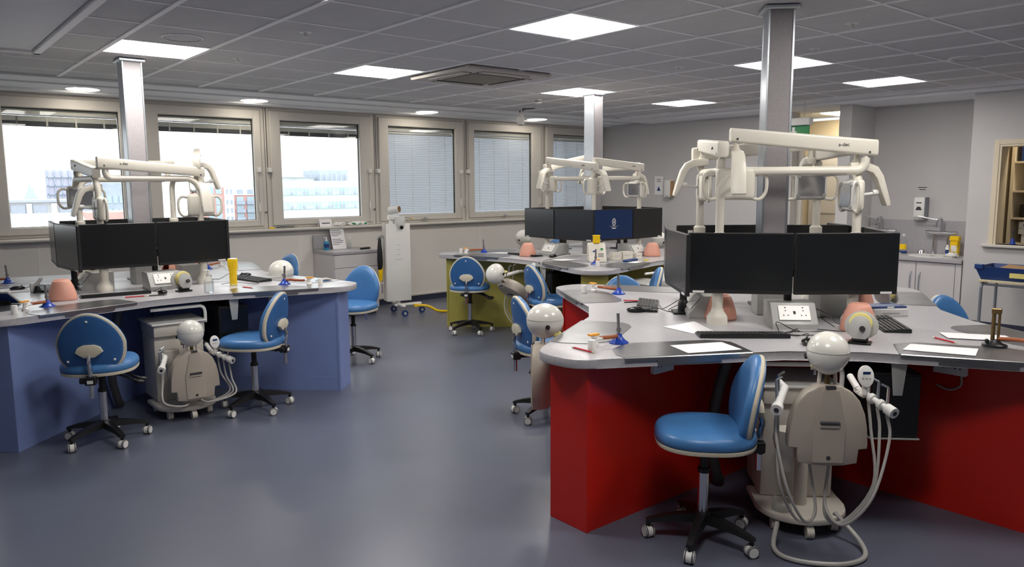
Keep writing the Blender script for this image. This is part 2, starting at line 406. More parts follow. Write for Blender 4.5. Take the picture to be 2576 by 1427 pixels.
# ---- service columns standing on the bench centres
CEN = {'red': (3.97, 2.44), 'blue': (1.59, 6.5), 'yellow': (6.05, 5.9)}
def column(key, rot, label):
    x, y = CEN[key]; t = thing('service_column', label, 'column', (x, y, .816), rot, 'boxed service columns')
    h = CZ-.816; a = .066
    B().b(-a, a, -a, a, 0, h-.02).o('casing', 'col_lam', t, ang=0)
    B().b(-a-.004, -a, -a, a, 0, h-.02).o('cover_strip', 'alu', t, ang=0)
    B().b(a, a+.004, -a, a, 0, h-.02).o('cover_strip', 'alu', t, ang=0)
    for sx in (-1, 1):
        for sy in (-1, 1): B().b(sx*a-.006, sx*a+.006, sy*a-.006, sy*a+.006, 0, h-.02, bev=.002).o('corner_bead', 'alu', t)
    B().b(-a-.03, a+.03, -a-.03, a+.03, h-.028, h-.004, bev=.006).o('ceiling_collar', 'alu', t)
    B().b(-a-.015, a+.015, -a-.015, a+.015, 0, .16, bev=.004).o('base_box', 'grey_pl', t)
    return t
column('red', radians(-45), 'grey speckled service column rising from the red bench to the ceiling')
column('blue', 0, 'grey speckled service column rising from the blue bench to the ceiling')
column('yellow', 0, 'grey speckled service column rising from the yellow bench to the ceiling')

# ---- ceiling fittings
def panel_light(i, j, label):
    t = thing('ceiling_light', label, 'ceiling light', (GX+(i+.5)*TS, GY+(j+.5)*TS, CZ), 0, 'square ceiling light panels')
    h = .277
    B().b(-h, h, -h, h, -.003, .006).o('diffuser', 'panel_light', t, ang=0)
    fr = B(); fr.b(-.29, .29, -.29, -h, -.004, .012).b(-.29, .29, h, .29, -.004, .012).b(-.29, -h, -h, h, -.004, .012).b(h, .29, -h, h, -.004, .012)
    fr.o('frame', 'ceil_bar', t, ang=0)
    B().b(-.29, .29, -.29, .29, .012, .05).o('housing', 'ceil_bar', t, ang=0)
PL = ['largest-looking lit square ceiling panel, between the air cassette and the red bench column',
      'lit square ceiling panel right beside the blue bench column', 'lit square ceiling panel between the blue bench column and the ceiling cassette',
      'lit square ceiling panel just in front of the yellow bench column', 'lit square ceiling panel beyond the yellow bench column near the far grey wall',
      'lit square ceiling panel over the sinks side, between red bench column and sink alcove', 'lit square ceiling panel partly hidden behind the red bench column']
for (i, j), l in zip(LIGHTS[:7], PL): panel_light(i, j, l)
for (i, j) in LIGHTS[7:]: panel_light(i, j, 'added lit square ceiling panel, unseen, brightening the near part of the room')
for x, y, l in [(1.625, 8.40, 'round downlight in the window margin by the blue bench column'), (3.30, 8.40, 'round downlight in the window margin above the second and third clear windows'),
                (5.56, 8.40, 'round downlight in the window margin above the first closed blind'), (7.45, 8.40, 'round downlight in the window margin beside the hanging camera')]:
    t = thing('downlight', l, 'ceiling light', (x, y, CZ-.035), 0, 'round downlights above the windows')
    B().lathe([(.001, -.010), (.125, -.010), (.14, -.006), (.14, .004)], 32).o('diffuser', 'round_light', t)
    B().lathe([(.14, -.004), (.155, -.004), (.155, .01), (.14, .01)], 32, cap=False).o('rim', 'ceil_bar', t)
# air cassette
t = thing('air_cassette', 'square white air conditioning cassette with a grey grille in the tiled ceiling', 'air conditioner', (4.24, 5.54, CZ), 0)
B().b(-.45, .45, -.45, .45, -.035, -.004, bev=.01).o('fascia', 'cassette', t)
B().b(-.25, .25, -.25, .25, -.042, -.034, bev=.006).o('grille', 'cass_grille', t)
for k in range(4):
    a = k*pi/2; M = Matrix.Rotation(a, 3, 'Z')
    B().box(M @ V(0, .345, -.04), (.52, .075, .012), M, bev=.004).o('louvre', 'cassette', t)
    B().box(M @ V(0, .297, -.036), (.52, .014, .008), M).o('slot', 'gasket', t)
# detectors, sprinklers and speakers
def sprink(x, y, l):
    t = thing('sprinkler', l, 'sprinkler', (x, y, CZ), 0, 'ceiling sprinklers and sensors')
    B().lathe([(.001, -.006), (.035, -.006), (.042, 0), (.042, .004)], 20).o('rose', 'white', t)
    B().lathe([(.014, -.004), (.012, -.022), (.004, -.03), (.016, -.034), (.001, -.036)], 14).o('nozzle', 'white', t)
for x, y, l in [(2.2, 4.7, 'small sprinkler head in the ceiling tile between cassette and left edge hatch'), (2.23, 5.97, 'small ceiling sprinkler beside the lit panel at the blue column'),
                (4.72, 2.4, 'small ceiling sprinkler just beyond the collar of the red bench column'), (5.37, 3.0, 'small ceiling sprinkler close to the panel behind the red bench column'),
                (5.28, 4.16, 'small dark ceiling sprinkler between the cassette and the red bench column')]: sprink(x, y, l)
def speaker(x, y, l):
    t = thing('ceiling_speaker', l, 'speaker', (x, y, CZ), 0, 'round ceiling speakers')
    B().lathe([(.001, -.010), (.10, -.009), (.12, -.006), (.125, 0), (.125, .003)], 32).o('grille', 'ceil_tile', t)
    B().lathe([(.118, -.009), (.13, -.006), (.13, .003), (.118, .003)], 32, cap=False).o('rim', 'ceil_bar', t)
speaker(1.64, 5.35, 'flat round speaker grille beside the lit panel at the blue column')
speaker(6.43, 5.32, 'flat round speaker grille in the ceiling near the yellow bench column')
speaker(6.72, 2.47, 'flat round speaker grille in the ceiling towards the sink alcove')
t = thing('smoke_detector', 'white domed smoke detector on the ceiling by the hanging camera', 'smoke detector', (5.96, 6.70, CZ))
B().lathe([(.055, 0), (.055, -.012), (.05, -.02)], 20).o('base', 'white', t)
B().lathe([(.042, -.018), (.042, -.03)], 20).o('vent_ring', 'cyl_dark', t)
B().lathe([(.05, -.03), (.046, -.04), (.025, -.052), (.001, -.054)], 20).o('cap', 'white', t)
t = thing('ceiling_camera', 'white cylindrical camera unit hanging on cables from the ceiling before the windows', 'camera', (6.38, 7.5, CZ))
B().b(-.012, .012, -.012, .012, -.2, 0).o('bracket', 'white', t)
B().cyl((0, 0, -.22), (0, 0, -.07), .045, n=20).b(-.052, -.02, -.03, .03, -.2, -.12, bev=.004).o('body', 'white', t)
B().cyl((0, 0, -.226), (0, 0, -.218), .034, n=18).o('lens', 'black', t)
for dx in (-.02, .02):
    B().tube(bez((dx, 0, -.07), (dx, 0, .0), (dx+.05, -.02, -.03), (.2, -.05, -.004), 12), .005, 6).o('cable', 'black', t)
# exit sign hanging by the opening
t = thing('exit_sign', 'green exit sign with a white downward arrow hanging below a white light box', 'sign', (8.6, 5.0, CZ))
B().b(-.05, .05, -.19, .19, -.29, -.20, bev=.008).o('light_box', 'white', t)
B().b(-.006, .006, -.17, .17, -.42, -.29).o('blade', 'green', t)
B().prism([(0, -.05), (.05, .0), (.018, 0), (.018, .05), (-.018, .05), (-.018, 0), (-.05, 0)], 0, .002, axes((0, -1, 0), (0, 0, 1), (-1, 0, 0), (-.007, .03, -.355))).o('arrow', 'white', t, ang=0)
for y in (-.1, .1): B().cyl((0, y, -.20), (0, y, 0), .003, n=6).o('rod', 'alu', t)
# corridor lamps
t = thing('corridor_downlight', 'round warm downlight in the corridor ceiling behind the opening', 'ceiling light', (9.95, 5.18, CZ+.045))
B().lathe([(.001, -.012), (.10, -.012), (.11, 0)], 24).o('diffuser', 'corridor_light', t)
B().lathe([(.11, -.008), (.125, -.008), (.125, .003), (.11, .003)], 24, cap=False).o('rim', 'white', t)
t = thing('corridor_panel_light', 'small rectangular lit panel further along the corridor', 'ceiling light', (11.0, 5.7, CZ+.045))
B().b(-.28, .28, -.15, .15, -.02, -.004).o('diffuser', 'corridor_light', t, ang=0)
B().b(-.3, .3, -.17, .17, -.004, .003).o('frame', 'white', t, ang=0)
t = thing('store_lamp', 'warm ceiling lamp of the store room behind the hatch', 'ceiling light', (9.24, 2.3, CZ-.061))
B().lathe([(.001, -.05), (.12, -.045), (.15, -.01), (.15, 0)], 24).o('diffuser', 'corridor_light', t)
B().lathe([(.15, -.012), (.17, -.012), (.17, .003), (.15, .003)], 24, cap=False).o('rim', 'white', t)
t = thing('towel_box', 'white box dispenser on the corridor wall beyond the opening', 'dispenser', (11.49, 5.55, .95))
B().b(-.06, .06, -.15, .15, 0, .28, bev=.02, seg=2).o('cover', 'white', t)
B().b(-.062, -.05, -.14, .14, .0, .02).o('slot', 'cyl_dark', t)

# ================================================================== CITY OUTSIDE
def far(q, Y): return q
mat('brick', s2l(222, 172, 164), .8, var=.08, scale=.6); mat('render_w', s2l(232, 234, 238), .8, var=.03, scale=.4)
mat('glassy', s2l(182, 200, 210), .3, var=.2, scale=.35); mat('slate', s2l(178, 188, 202), .7, var=.1, scale=.5)
mat('stone', s2l(204, 206, 206), .8, var=.08, scale=.4); mat('lilac', s2l(208, 206, 222), .7, var=.1, scale=.3); mat('bandwhite', s2l(236, 240, 242), .7, var=.02, scale=.3)
mat('tealglass', s2l(190, 218, 220), .3, var=.25, scale=.5); mat('greyground', s2l(150, 152, 150), .9, var=.1, scale=.1)
def bld(label, x0, x1, Y, z0, z1, m, dep=14, cat='building', name='office_building'):
    t = thing(name, label, cat, ((x0+x1)/2, Y, z0))
    B().b(-(x1-x0)/2, (x1-x0)/2, 0, dep, 0, z1-z0).o('wall', m, t, ang=0); return t
def wins(t, xs, zs, w_, h_, m, nm='window', y=-.15):
    base = None
    for x in xs:
        for z in zs:
            if base is None: base = B().b(-w_/2, w_/2, y, .1, 0, h_).o(nm, m, t, ang=0); o = base
            else: o = base.copy(); COL.objects.link(o)
            o.parent = t; o.location = (x, 0, z)
ZB = -18.
struct(B().b(-150, 260, 12, 420, ZB-1, ZB).o('ground_outside', 'greyground', ang=0))
# white office with green-glass window bands
k = 3.0
t = bld('long white office block with two bands of greenish windows', 25.5*k, 34*k, 60*k, ZB, 1.57+.46*k, 'bandwhite', 12)
for zc in (1.17, .01):
    zz = 1.57+(zc-1.57)*k
    B().b(-4.6*k, 4.6*k, -.5, 0, zz-.30*k-ZB, zz+.30*k-ZB).o('window_band', 'tealglass', t, ang=0)
    for i in range(24): B().b(-4.1*k+i*.36*k, -4.1*k+i*.36*k+.12, -.7, -.4, zz-.30*k-ZB, zz+.30*k-ZB).o('mullion', 'bandwhite', t, ang=0)
    for i in range(7): B().b(-3.7*k+i*1.15*k, -3.5*k+i*1.15*k+.4, -.62, -.4, zz-.26*k-ZB, zz-.05*k-ZB).o('blind', 'slate', t, ang=0)
t = bld('grey plant room block on the roof behind the white office', 36.0*2.6, 39.3*2.6, 75*2.6, ZB, 1.57+1.69*2.6, 'slate', 10)
for i in range(6): B().b(-4+i*1.5, -3.8+i*1.5, -.3, 0, 14, 23).o('louvre_post', 'stone', t, ang=0)
t = bld('low pale penthouse beside the grey plant room', 32.6*2.6, 35.4*2.6, 75*2.6, ZB, 1.57+.9*2.6, 'stone', 8)
B().b(-3.8, 3.8, -.3, 8.3, 1.57+.9*2.6-ZB, 1.57+.98*2.6-ZB).o('roof', 'slate', t, ang=0)
t = bld('low white gatehouse block in front of the white office', 27.9*2, 30.2*2, 60*2, ZB, 1.57-2.15*2, 'bandwhite', 5)
wins(t, [0], [11.5], 1.6, 1.2, 'slate')
# brick flats
k = 2.8
t = bld('red brick apartment block with white corner bay and grey windows', 22.6*k, 27.2*k, 70*k, ZB, 1.57-.02*k, 'brick', 12)
cx = 24.9*k
B().b(24.28*k-cx, 25.12*k-cx, -.5, 2, 0, 1.62-ZB).o('corner_bay', 'render_w', t, ang=0)
B().b(25.12*k-cx, 27.2*k-cx, -.3, 2, 1.57-.75*k-ZB, 1.62-ZB).o('top_storey', 'render_w', t, ang=0)
zrow = [1.57+(c-1.57)*k-ZB for c in (.95, .0, -.75, -1.5)]
wins(t, [24.5*k-cx, 24.88*k-cx], zrow, .5, 1.1, 'slate', y=-.65)
wins(t, [25.7*k-cx, 26.65*k-cx], [zrow[0]], 1.5, 1.0, 'slate', y=-.45)
wins(t, [25.7*k-cx, 26.65*k-cx], zrow[1:], 1.7, 1.9, 'glassy', y=-.3)
for xx in (25.7*k-cx, 26.65*k-cx):
    for z in zrow[1:]: B().b(xx-1.1, xx+1.1, -.9, -.3, z-.1, z+.8).o('balcony', 'slate', t, ang=0)
wins(t, [23.1*k-cx, 23.8*k-cx], zrow, 1.5, 1.9, 'glassy')
bld('slim teal glass tower beside the brick flats', 27.3*k, 28.6*k, 70*k+3, ZB, 1.57+.6*k, 'tealglass', 10)
# left-hand window view
k = 1.9
t = bld('pale lilac scaffolded tower block behind the church spires', 16.4*k, 21.5*k, 110*k, ZB, 1.57+2.2*k, 'lilac', 14)
for i in range(7): B().b(-4.6+i*1.5, -4.45+i*1.5, -.6, 0, 0, 1.57+2.2*k-ZB).o('scaffold_pole', 'slate', t, ang=0)
for i in range(6): B().b(-4.8, 4.8, -.6, 0, 12+i*2, 12.2+i*2).o('scaffold_deck', 'slate', t, ang=0)
t = bld('hazy grey hillside terrace behind the tower block', 21.6*k, 25.5*k, 105*k, ZB, 1.57+.6*k, 'slate', 10)
wins(t, [-3, -1, 1, 3], [14, 17], .9, 1.4, 'glassy')
def spire(x, Y, w_, z0, z1, label):
    t = thing('church_spire', label, 'spire', (x, Y, ZB))
    B().b(-w_/2, w_/2, -w_/2, w_/2, 0, z0-ZB).o('tower', 'stone', t, ang=0)
    B().rings([[V(sx*w_/2, sy*w_/2, z0-ZB) for sx, sy in ((-1, -1), (1, -1), (1, 1), (-1, 1))], [V(sx*.05, sy*.05, z1-ZB) for sx, sy in ((-1, -1), (1, -1), (1, 1), (-1, 1))]]).o('roof', 'slate', t, ang=0)
k = 2.; spire(9.36*k, 70*k, 1.0*k, 1.57-.95*k, 1.57+.32*k, 'pointed stone church spire above the flat grey roof')
spire(16.2*k*1.0, 90*k, .8*k, 1.57+.6*k, 1.57+2.6*k, 'distant pale church spire behind the lamp arm')
k = 1.6
t = bld('low flat-roofed grey building with wide windows and white piers', 6.0*k, 12.6*k, 60*k, ZB, 1.57-.9*k, 'stone', 8)
wins(t, [-3.3, -1.3, 1.2, 3.4], [1.57-1.75*k-ZB], 1.3, 1.0, 'slate'); wins(t, [-4.4, -2.3, .0, 2.3], [1.57-1.9*k-ZB], .5, 1.4, 'render_w', 'pier', -.3)
B().b(-5.4, 5.4, -.4, 8, 1.57-.95*k-ZB, 1.57-.8*k-ZB).o('roof', 'slate', t, ang=0)
t = thing('glazed_roof', 'sloping white glazed roof with thin bars below the church spire', 'roof', (9.0, 62, ZB))
mr = axes((1, 0, 0), (0, .6, .8), (0, -.8, .6), (0, 0, 0))
B().b(-2.4, 3.4, 0, 3, 0, 15.2).o('wall', 'stone', t, ang=0)
B().rings([[V(-2.2, -.6, 15.2), V(3.4, -.6, 15.2), V(2.7, 2.4, 17.6), V(-1.9, 2.4, 17.6)], [V(-2.2, -.6, 15.35), V(3.4, -.6, 15.35), V(2.7, 2.4, 17.75), V(-1.9, 2.4, 17.75)]]).o('glazing', 'render_w', t, ang=0)
for i in range(8): B().cyl((-2+i*.7, -.62, 15.4), (-1.7+i*.58, 2.4, 17.8), .04, n=5).o('glazing_bar', 'slate', t)
t = bld('low red brick building with white windows behind the blue bench lamps', 9.5*1.7, 13.4*1.7, 50*1.7, ZB, 1.57-1.45*1.7, 'brick', 8)
wins(t, [-2, -.6, .8, 2.2], [13.6], .7, .9, 'render_w')
t = bld('long grey glass-fronted block behind the low brick building', 15.4*1.9, 18.6*1.9, 80*1.9, ZB, 1.57+.0, 'slate', 8)
wins(t, [-2, -1, 0, 1, 2], [14.5, 16.8], .7, 1.3, 'glassy')
# ================================================================== WORKBENCHES
TOP = .816
CLR = {'red': 'red', 'blue': 'blue', 'yellow': 'yellow'}
def rot2(p, a): return (p[0]*cos(a)-p[1]*sin(a), p[0]*sin(a)+p[1]*cos(a))
def bench(key, a0):
    x, y = CEN[key]
    t = thing('workbench', 'cross-shaped workbench with %s panels and grey speckled worktop' % key, 'workbench', (x, y, 0), a0)
    arm = [(.86, -.61), (1.585, -.195)]
    tip = [(1.62, -.175), (1.66, -.150), (1.69, -.115), (1.708, -.07), (1.715, 0)]
    pts = arm + tip + [(u, -v) for u, v in tip[-2::-1]] + [(1.585, .195), (.86, .61)]
    poly = []
    for k in range(4): poly += [rot2(p, k*pi/2) for p in pts]
    B().prism(poly, TOP-.042, TOP, bev=.005).o('worktop', 'laminate', t)
    e = s = None
    for k in range(4):
        a = k*pi/2
        if e is None:
            e = B().b(1.60, 1.618, -.122, .122, 0, TOP-.043, bev=.0015).o('end_panel', key, t); s = B().b(.125, 1.60, -.117, -.099, 0, TOP-.043).o('side_panel', key, t)
            s2 = B().b(.125, 1.60, .099, .117, 0, TOP-.043).o('side_panel', key, t)
            kb = B().b(.125, 1.602, -.119, -.117, 0, .11).o('kick_strip', key, t); objs = (e, s, s2, kb)
        else:
            for o_ in (e, s, s2, kb):
                c = o_.copy(); COL.objects.link(c); c.parent = t; c.rotation_euler = (0, 0, a)
    return t
bench('red', 0); bench('blue', radians(45)); bench('yellow', radians(45))

def bl(key, x, y): return (CEN[key][0]+x, CEN[key][1]+y)     # bench-centred offset to world
A0 = {'red': 0., 'blue': radians(45), 'yellow': radians(45)}
def arm_pt(key, k, u, v=0):                                    # point on arm k (k-th quarter turn), u along, v left
    p = rot2((u, v), A0[key]+k*pi/2); return bl(key, *p)
def arm_dir(key, k): a = A0[key]+k*pi/2; return (cos(a), sin(a))

# ---- steel trays folded over the worktop edges
TRAY = {}
TRAYLAB = {('red', 2, 1): 'steel tray holding a blank sheet at the front edge of the red bench', ('red', 2, -1): 'bare steel tray beside the mannequin head with the black ear hole',
 ('red', 1, 1): 'bare steel tray beside the keyboard on the blind side of the red bench', ('red', 1, -1): 'bare steel tray on the red bench before the rounded stool backrest',
 ('red', 3, -1): 'steel tray with a blank sheet next to the brass burner', ('red', 3, 1): 'steel tray with a white sheet on the sink side behind the brass burner',
 ('red', 0, 1): 'bare steel tray on the far arm of the red bench, far side', ('red', 0, -1): 'bare steel tray on the far arm of the red bench, sink side',
 ('blue', 3, -1): 'steel tray with a red pencil beside the yellow tube on the blue bench', ('blue', 3, 1): 'bare steel tray on the aisle side of the blue bench beside the burner',
 ('blue', 2, 1): 'steel tray before the salmon shroud at the front of the blue bench', ('blue', 2, -1): 'steel tray beside the tilted tablet on the blue bench',
 ('blue', 1, 1): 'steel tray on the window end of the blue bench, near the left burner', ('blue', 0, -1): 'steel tray on the blue bench tip between windows and aisle',
 ('yellow', 2, 1): 'steel tray under the navy cases on the yellow bench', ('yellow', 2, -1): 'steel tray under the white sheet and grey hose on the yellow bench',
 ('yellow', 1, 1): 'steel tray with a printed sheet on the yellow bench above the stool', ('yellow', 1, -1): 'bare steel tray on the window side of the yellow bench', ('yellow', 3, -1): 'bare steel tray on the yellow bench beyond the cream cartons'}
def tray(key, k, side):
    pl = [(.985, -.538), (1.512, -.236), (1.49, -.17), (1.42, -.085), (1.32, -.05), (1.24, -.055), (.93, -.235), (.885, -.29), (.875, -.35)]
    if side > 0: pl = [(u, -v) for u, v in pl][::-1]
    lab = TRAYLAB[(key, k, side)]
    t = thing('steel_tray', lab, 'tray', (CEN[key][0], CEN[key][1], TOP), A0[key]+k*pi/2, 'steel trays on the %s bench' % key)
    if side not in TRAY:
        d = Vector((.527, .302 if side < 0 else -.302, 0)).normalized(); sg = 1 if side < 0 else -1
        c = Vector((1.2485, -.387*1.0 if side < 0 else .387, 0)); n = Vector((d.y, -d.x, 0))*sg
        a_ = B().prism(pl, .0005, .003).o('plate', 'steel', t, ang=20)
        M = axes(d, n, (0, 0, 1))
        b_ = B().box(c+n*.006+V(0, 0, -.006), (.60, .012, .018), M.to_3x3(), bev=.003).box(c+n*.009+V(0, 0, -.022), (.30, .004, .018), M.to_3x3()).o('lip', 'steel', t, ang=20)
        TRAY[side] = (a_, b_)
    else:
        for o_ in TRAY[side]:
            q = o_.copy(); COL.objects.link(q); q.parent = t
    return t
for key, k, s in [('red', 2, 1), ('red', 2, -1), ('red', 1, 1), ('red', 1, -1), ('red', 3, -1), ('red', 3, 1), ('red', 0, 1), ('red', 0, -1),
                  ('blue', 3, -1), ('blue', 3, 1), ('blue', 2, 1), ('blue', 2, -1), ('blue', 1, 1), ('blue', 0, -1),
                  ('yellow', 2, 1), ('yellow', 2, -1), ('yellow', 1, 1), ('yellow', 1, -1), ('yellow', 3, -1)]: tray(key, k, s)

# ================================================================== LAMPS ON POLES
def lamp(key, k, s, label, T=.71, tilt=.05, hyaw=0., boxyaw=0.):
    """k: arm carrying the pole; s=+1 tube runs to the next arm counter-clockwise"""
    px, py = arm_pt(key, k, .5); qx, qy = arm_pt(key, k+s, .5)
    d = Vector((qx-px, qy-py, 0)).normalized(); rz = atan2(d.y, d.x)
    t = thing('examination_lamp', label, 'lamp', (px, py, TOP), rz, 'pole lamps over the %s bench' % key)
    B().lathe([(.056, 0), (.056, .035), (.05, .048), (.034, .07), (.031, .085)], 24).o('foot', 'cream', t)
    zt = 1.635-TOP; r = .10
    B().cyl((0, 0, .07), (0, 0, .45), .029, n=18).o('lower_pole', 'cream', t)
    B().lathe([(.033, .44), (.037, .45), (.037, .485), (.026, .495)], 18).o('collar', 'cream', t)
    pts = [V(0, 0, .46), V(0, 0, zt-r-.05)] + [V(r*(1-cos(a)), 0, zt-r+r*sin(a)) for a in [i*pi/2/8 for i in range(9)]]
    r2 = .045
    pts += [V(T-r2-.05, 0, zt)] + [V(T-r2+r2*sin(a), 0, zt+r2-r2*cos(a)) for a in [i*pi/2/6 for i in range(7)]] + [V(T, 0, zt+.065)]
    B().tube(pts, .0225, 14).o('arm_tube', 'cream', t)
    B().cyl((T, 0, zt+.06), (T, 0, zt+.10), .015, n=12).o('pivot', 'white', t)
    zb = zt+.115; L0 = T+.055; L1 = L0-.75
    out = Vector((0, -s, 0))
    # spring arm
    bx = Vector((cos(boxyaw), sin(boxyaw), 0)); by = Vector((-sin(boxyaw), cos(boxyaw), 0)); E = Vector((T, 0, 0))
    def sect(u, zc, h, w_):
        c = E + bx*(u-T); q = []
        for (a, b_) in ((-1, -1), (1, -1), (1, 1), (-1, 1)):
            rr = .012
            for m in range(4):
                an = atan2(b_, a)-pi/4+m*pi/6
                q.append(c + by*(a*(w_-rr)+rr*cos(an)) + Vector((0, 0, zc+b_*(h-rr)+rr*sin(an))))
        return q
    R = [sect(L0, zb, .036, .024), sect(L0-.004, zb, .042, .029), sect(L1+.004, zb+tilt, .036, .027), sect(L1, zb+tilt, .03, .022)]
    B().rings(R).o('spring_arm', 'cream', t)
    # logo on the outward face near the pivot, screws
    for uu in (.62, .2):
        c = E+bx*(-.12 if uu > .5 else .12+L1-T); c = c + out*.0295 + Vector((0, 0, zb+.004+(tilt*.85 if uu < .5 else tilt*.18)))
        xd = -bx if out.y > 0 else bx
        if uu > .5: text('logo', 'a-dec', .026, axes(xd, (0, 0, 1), xd.cross(Vector((0, 0, 1))), c), 'ink', t)
    for uu in (L0-.045, L1+.035):
        c = E+bx*(uu-T); zz = zb-.022+(tilt if uu < .3 else 0)
        B().cyl(c+out*.02+V(0, 0, zz), c+out*.0305+V(0, 0, zz), .006, n=10).o('screw', 'cyl_dark', t)
    C = E+bx*(L1+.035-T); zc = zb+tilt-.03
    B().cyl(C+V(0, 0, zc-.055), C+V(0, 0, zc), .014, n=12).cyl(C+V(0, 0, zc-.085), C+V(0, 0, zc-.04), .021, n=14).o('swivel', 'cream', t)
    zc -= .06
    ho = Matrix.Rotation(hyaw, 3, 'Z') @ out; hx = Vector((-ho.y, ho.x, 0))
    path = [(-.035, -.012, .026, .020), (.0, -.012, .030, .022), (.05, -.016, .032, .022), (.09, -.032, .034, .021), (.115, -.07, .036, .019), (.135, -.13, .038, .017), (.158, -.20, .039, .014), (.164, -.218, .036, .010)]
    R = []
    for i, (o_, z_, w_, th) in enumerate(path):
        a = path[max(i-1, 0)]; b_ = path[min(i+1, len(path)-1)]
        tt = Vector((b_[0]-a[0], b_[1]-a[1])).normalized(); nn = Vector((-tt.y, tt.x))
        c = C + ho*o_ + V(0, 0, zc+z_); nv = ho*nn.x + V(0, 0, nn.y); q = []
        for (sa, sb) in ((-1, -1), (1, -1), (1, 1), (-1, 1)):
            rr = min(.008, th*.6)
            for m in range(3):
                an = atan2(sb, sa)-pi/4+m*pi/4
                q.append(c + hx*(sa*(w_-rr)+rr*cos(an)) + nv*(sb*(th-rr)+rr*sin(an)))
        R.append(q)
    B().rings(R).o('bracket', 'cream', t)
    hc = C + ho*(-.005) + V(0, 0, zc-.165)
    B().cyl(C+ho*.125+V(0, 0, zc-.15), hc+ho*.03, .0085, n=10).cyl(C+ho*.118+V(0, 0, zc-.15), C+ho*.09+V(0, 0, zc-.152), .016, n=12).o('ball_joint', 'white', t)
    Mh = axes(hx, ho, (0, 0, 1)).to_3x3()
    hd = B().box(hc, (.205, .052, .172), Mh, bev=.024, seg=3).o('head_shell', 'cream', t)
    B().box(hc-ho*.026, (.19, .030, .158), Mh, bev=.014, seg=2).o('head_front', 'white', t)
    B().box(hc+ho*.0265, (.014, .004, .10), Mh).o('seam', 'grey_pl', t)
    rf = B().box(hc-ho*.042, (.16, .004, .125), Mh, bev=.0015).o('reflector', 'chrome', t)
    for sx in (-1, 1):
        for sz in (-1, 1): B().cyl(hc-ho*.038+hx*sx*.075+V(0, 0, sz*.058), hc-ho*.046+hx*sx*.075+V(0, 0, sz*.058), .012, n=12).o('knob', 'grey_pl', t)
        g = lambda o_, a, z_: hc+hx*sx*a+V(0, 0, z_)-ho*o_
        B().tube(smooth([g(.02, .085, .058), g(.02, .13, .066), g(.02, .158, .045), g(.02, .165, 0), g(.02, .158, -.05), g(.02, .13, -.082), g(.02, .085, -.078)], 5), .0095, 8).o('handle', 'cream', t)
    return t
lamp('red', 2, 1, 'lamp whose long raised arm crosses before the red bench column, head seen from behind', .735, .075, radians(-4))
lamp('red', 1, 1, 'lamp at the red bench with short foreshortened arm beside the far-wall side', .70, .055)
lamp('red', 3, 1, 'lamp at the red bench hanging towards the sink alcove, pole in front of the opening', .71, .01)
lamp('red', 0, 1, 'lamp at the red bench with its reflector showing behind the service column', .71, .06)
lamp('blue', 3, -1, 'lamp with a long near-level arm across the front of the blue bench column', .65, -.065)
lamp('blue', 2, -1, 'lamp at the blue bench with curved pole and bracket towards the left-hand window', .70, -.075)
lamp('blue', 0, -1, 'lamp at the blue bench with arm tipped up against the second clear window', .68, .11, 0, -.32)
lamp('blue', 1, -1, 'lamp at the blue bench on the window side, arm behind the column', .68, .0)
lamp('yellow', 2, 1, 'lamp at the yellow bench on the pole standing between the two pairs of monitors', .70, .06)
lamp('yellow', 1, 1, 'lamp at the yellow bench whose head hangs before the closed blind', .70, .085)
lamp('yellow', 3, 1, 'lamp at the yellow bench with its four-knob front showing against the far wall', .70, .02)
lamp('yellow', 0, 1, 'lamp at the yellow bench with raised arm behind the service column', .70, .14)

# ================================================================== MONITORS
def monitor(x, y, z, d, label, group, scr='screen', sticker=1, back=True):
    t = thing('monitor', label, 'monitor', (x, y, z), rotd(d), group)
    w_, h_ = .27, .162
    B().b(-w_, w_, -.012, .010, -h_, h_, bev=.004).o('housing', 'housing', t)
    B().b(-.13, .13, -.040, -.012, -.10, .09, bev=.012, seg=2).o('rear_cover', 'housing', t)
    sc = B().b(-w_+.006, w_-.006, .0095, .0108, -h_+.022, h_-.006).o('screen', scr, t, ang=0)
    if sticker: B().b(w_*.78*sticker-.03, w_*.78*sticker+.03, .0102, .012, -h_+.003, -h_+.015).o('label_sticker', 'white_matt', t, ang=0)
    if back:
        B().b(-.20, -.17, -.0135, -.012, .05, .13).o('rating_label', 'white_matt', t, ang=0)
        text('logo', 'hp', .07, axes((-1, 0, 0), (0, 0, 1), (0, -1, 0), (0, -.0405, .055)), 'grey_pl', t)
    return t
def mon_arm(x, y, d, label):
    """post with foot, cross beam carrying a pair of monitors; local +y towards the user"""
    t = thing('monitor_stand', label, 'monitor stand', (x, y, TOP), rotd(d), 'black monitor stands')
    B().b(-.085, .055, -.065, .065, 0, .012, bev=.004).o('foot', 'black', t)
    B().cyl((0, 0, .01), (0, 0, .30), .021, n=14).lathe([(.032, .01), (.03, .06), (.022, .075)], 16).o('post', 'black', t)
    B().b(-.30, .30, -.02, .012, .255, .30, bev=.006).o('beam', 'black', t)
    for sx in (-.265, .265): B().b(sx-.05, sx+.05, .012, .030, .28, .38, bev=.004).o('mount_plate', 'black', t)
    return t
OUT = {'red': [(-.7071, -.7071), (-.7071, .7071), (.7071, .7071), (.7071, -.7071)],
       'blue': [(0, -1), (-1, 0), (0, 1), (1, 0)], 'yellow': [(0, -1), (-1, 0), (0, 1), (1, 0)]}
SIDE = {'red': ['open front side', 'blind side', 'far side', 'sink side'], 'blue': ['open front side', 'left end', 'window side', 'aisle side'],
        'yellow': ['red-bench side', 'aisle side', 'window side', 'far-wall side']}
PAIR = {'red': [(.42, .02), (.575, 0), (.42, -.05), (.575, .17)], 'blue': [(.42, -.0), (.575, .03), (.42, -.05), (.575, .14)], 'yellow': [(.42, .16), (.42, -.15), (.74, -.2), (.78, .25)]}
